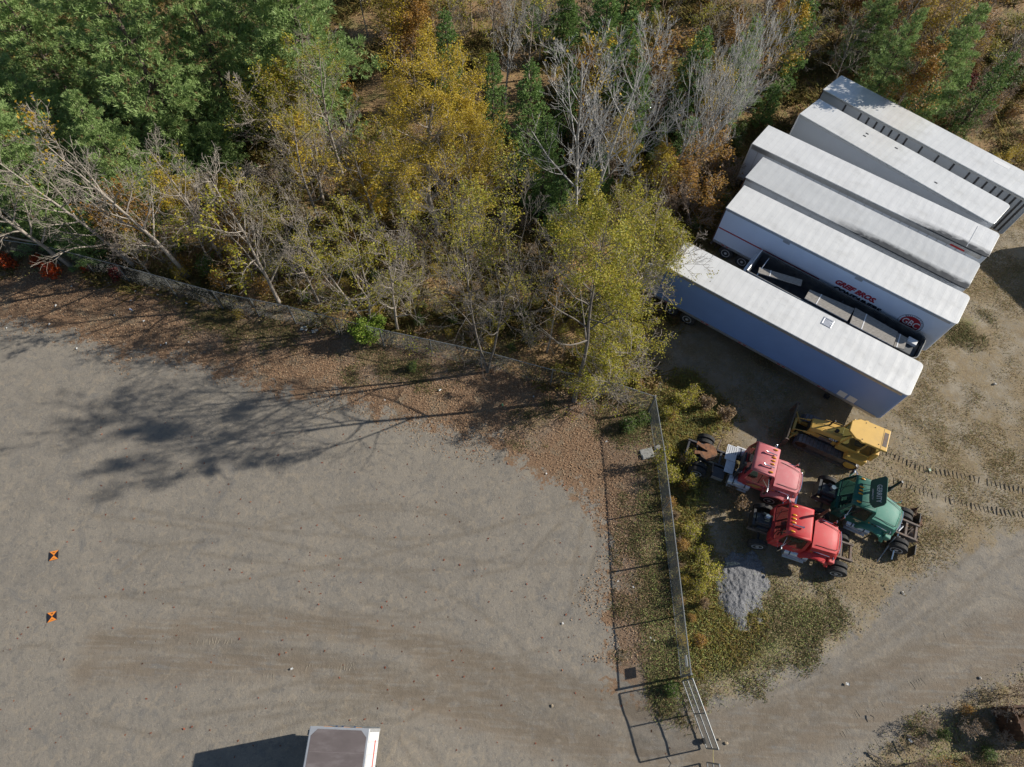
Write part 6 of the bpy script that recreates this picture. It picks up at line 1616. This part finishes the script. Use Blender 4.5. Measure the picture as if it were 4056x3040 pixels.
def df(x, y): return zones(x, y)[3] * np.clip((fbm(x, y, 2.5, 59) - .36) * 4, 0, 1)
blades('forest_weeds', 26000, (-48, 48, 17, 66), df, .2, .7, [(.17, .16, .045), (.27, .22, .06), (.24, .16, .065), (.13, .155, .04), (.34, .24, .09)], 47, nb=5, spread=.16, w=.028)
blades('fence_weeds', 6000, (6, 17, 2, 20), dr, .06, .24, [(.36, .33, .07), (.46, .38, .09), (.34, .21, .09), (.22, .26, .07), (.42, .30, .14)], 48, w=.016, spread=.16)

# bulldozer cleat prints and tyre prints pressed into the soil: low ridges of earth
def prints(lines, width, pitch, hgt, seed, skip=.06, bar=.35):
    g = random.Random(seed); m = MB()
    for ln in lines:
        P = [Vector(at(*p)) for p in ln]; carry = 0
        for a, b in zip(P[:-1], P[1:]):
            L = (b - a).length; u = (b - a) / L; n = Vector((-u.y, u.x, 0)); s = carry
            while s < L:
                if g.random() > skip:
                    c = a + u * s + n * g.gauss(0, .015); c.z = ground_z(c.x, c.y)[0] - .01; wv = width * g.uniform(.75, 1.05) / 2; k_ = pitch * bar; h_ = hgt * g.uniform(.6, 1.3)
                    sk = u * g.gauss(0, .03)
                    p0, p1 = c - n * wv - sk, c + n * wv + sk
                    m.add([p0 - u * k_ * .5, p0 + u * k_ * .5, p1 + u * k_ * .5, p1 - u * k_ * .5, p0 + Vector((0, 0, h_)) - u * k_ * .12, p0 + Vector((0, 0, h_)) + u * k_ * .12, p1 + Vector((0, 0, h_)) + u * k_ * .12, p1 + Vector((0, 0, h_)) - u * k_ * .12],
                          [(4, 5, 6, 7), (0, 1, 5, 4), (1, 2, 6, 5), (2, 3, 7, 6), (3, 0, 4, 7)])
                s += pitch * g.uniform(.92, 1.08)
            carry = s - L
    return m
SOIL = mat('pressed_soil', (.21, .175, .125), .95, var=.25, scale=9)
o = prints([[(1908, 975), (1990, 1012), (2090, 1030), (2215, 1062)], [(1932, 1038), (2030, 1075), (2120, 1098), (2215, 1113)]], .48, .235, .05, 1, .05).build('track_prints', SOIL, None); o['kind'] = 'stuff'
SOIL2 = mat('pressed_gravel', (.215, .185, .14), .95, var=.2, scale=9)
o = prints([[(1690, 1420), (1800, 1398)], [(1870, 1330), (1925, 1300)], [(1945, 1490), (2000, 1470)], [(1850, 1545), (1910, 1520)], [(1820, 1590), (1850, 1572)], [(1865, 1630), (1895, 1605)], [(2040, 1370), (2100, 1340)], [(425, 1387), (500, 1383)], [(660, 1445), (770, 1440)], [(480, 1468), (600, 1462)]], .34, .15, .018, 2, .25).build('tyre_prints', SOIL2, None); o['kind'] = 'stuff'
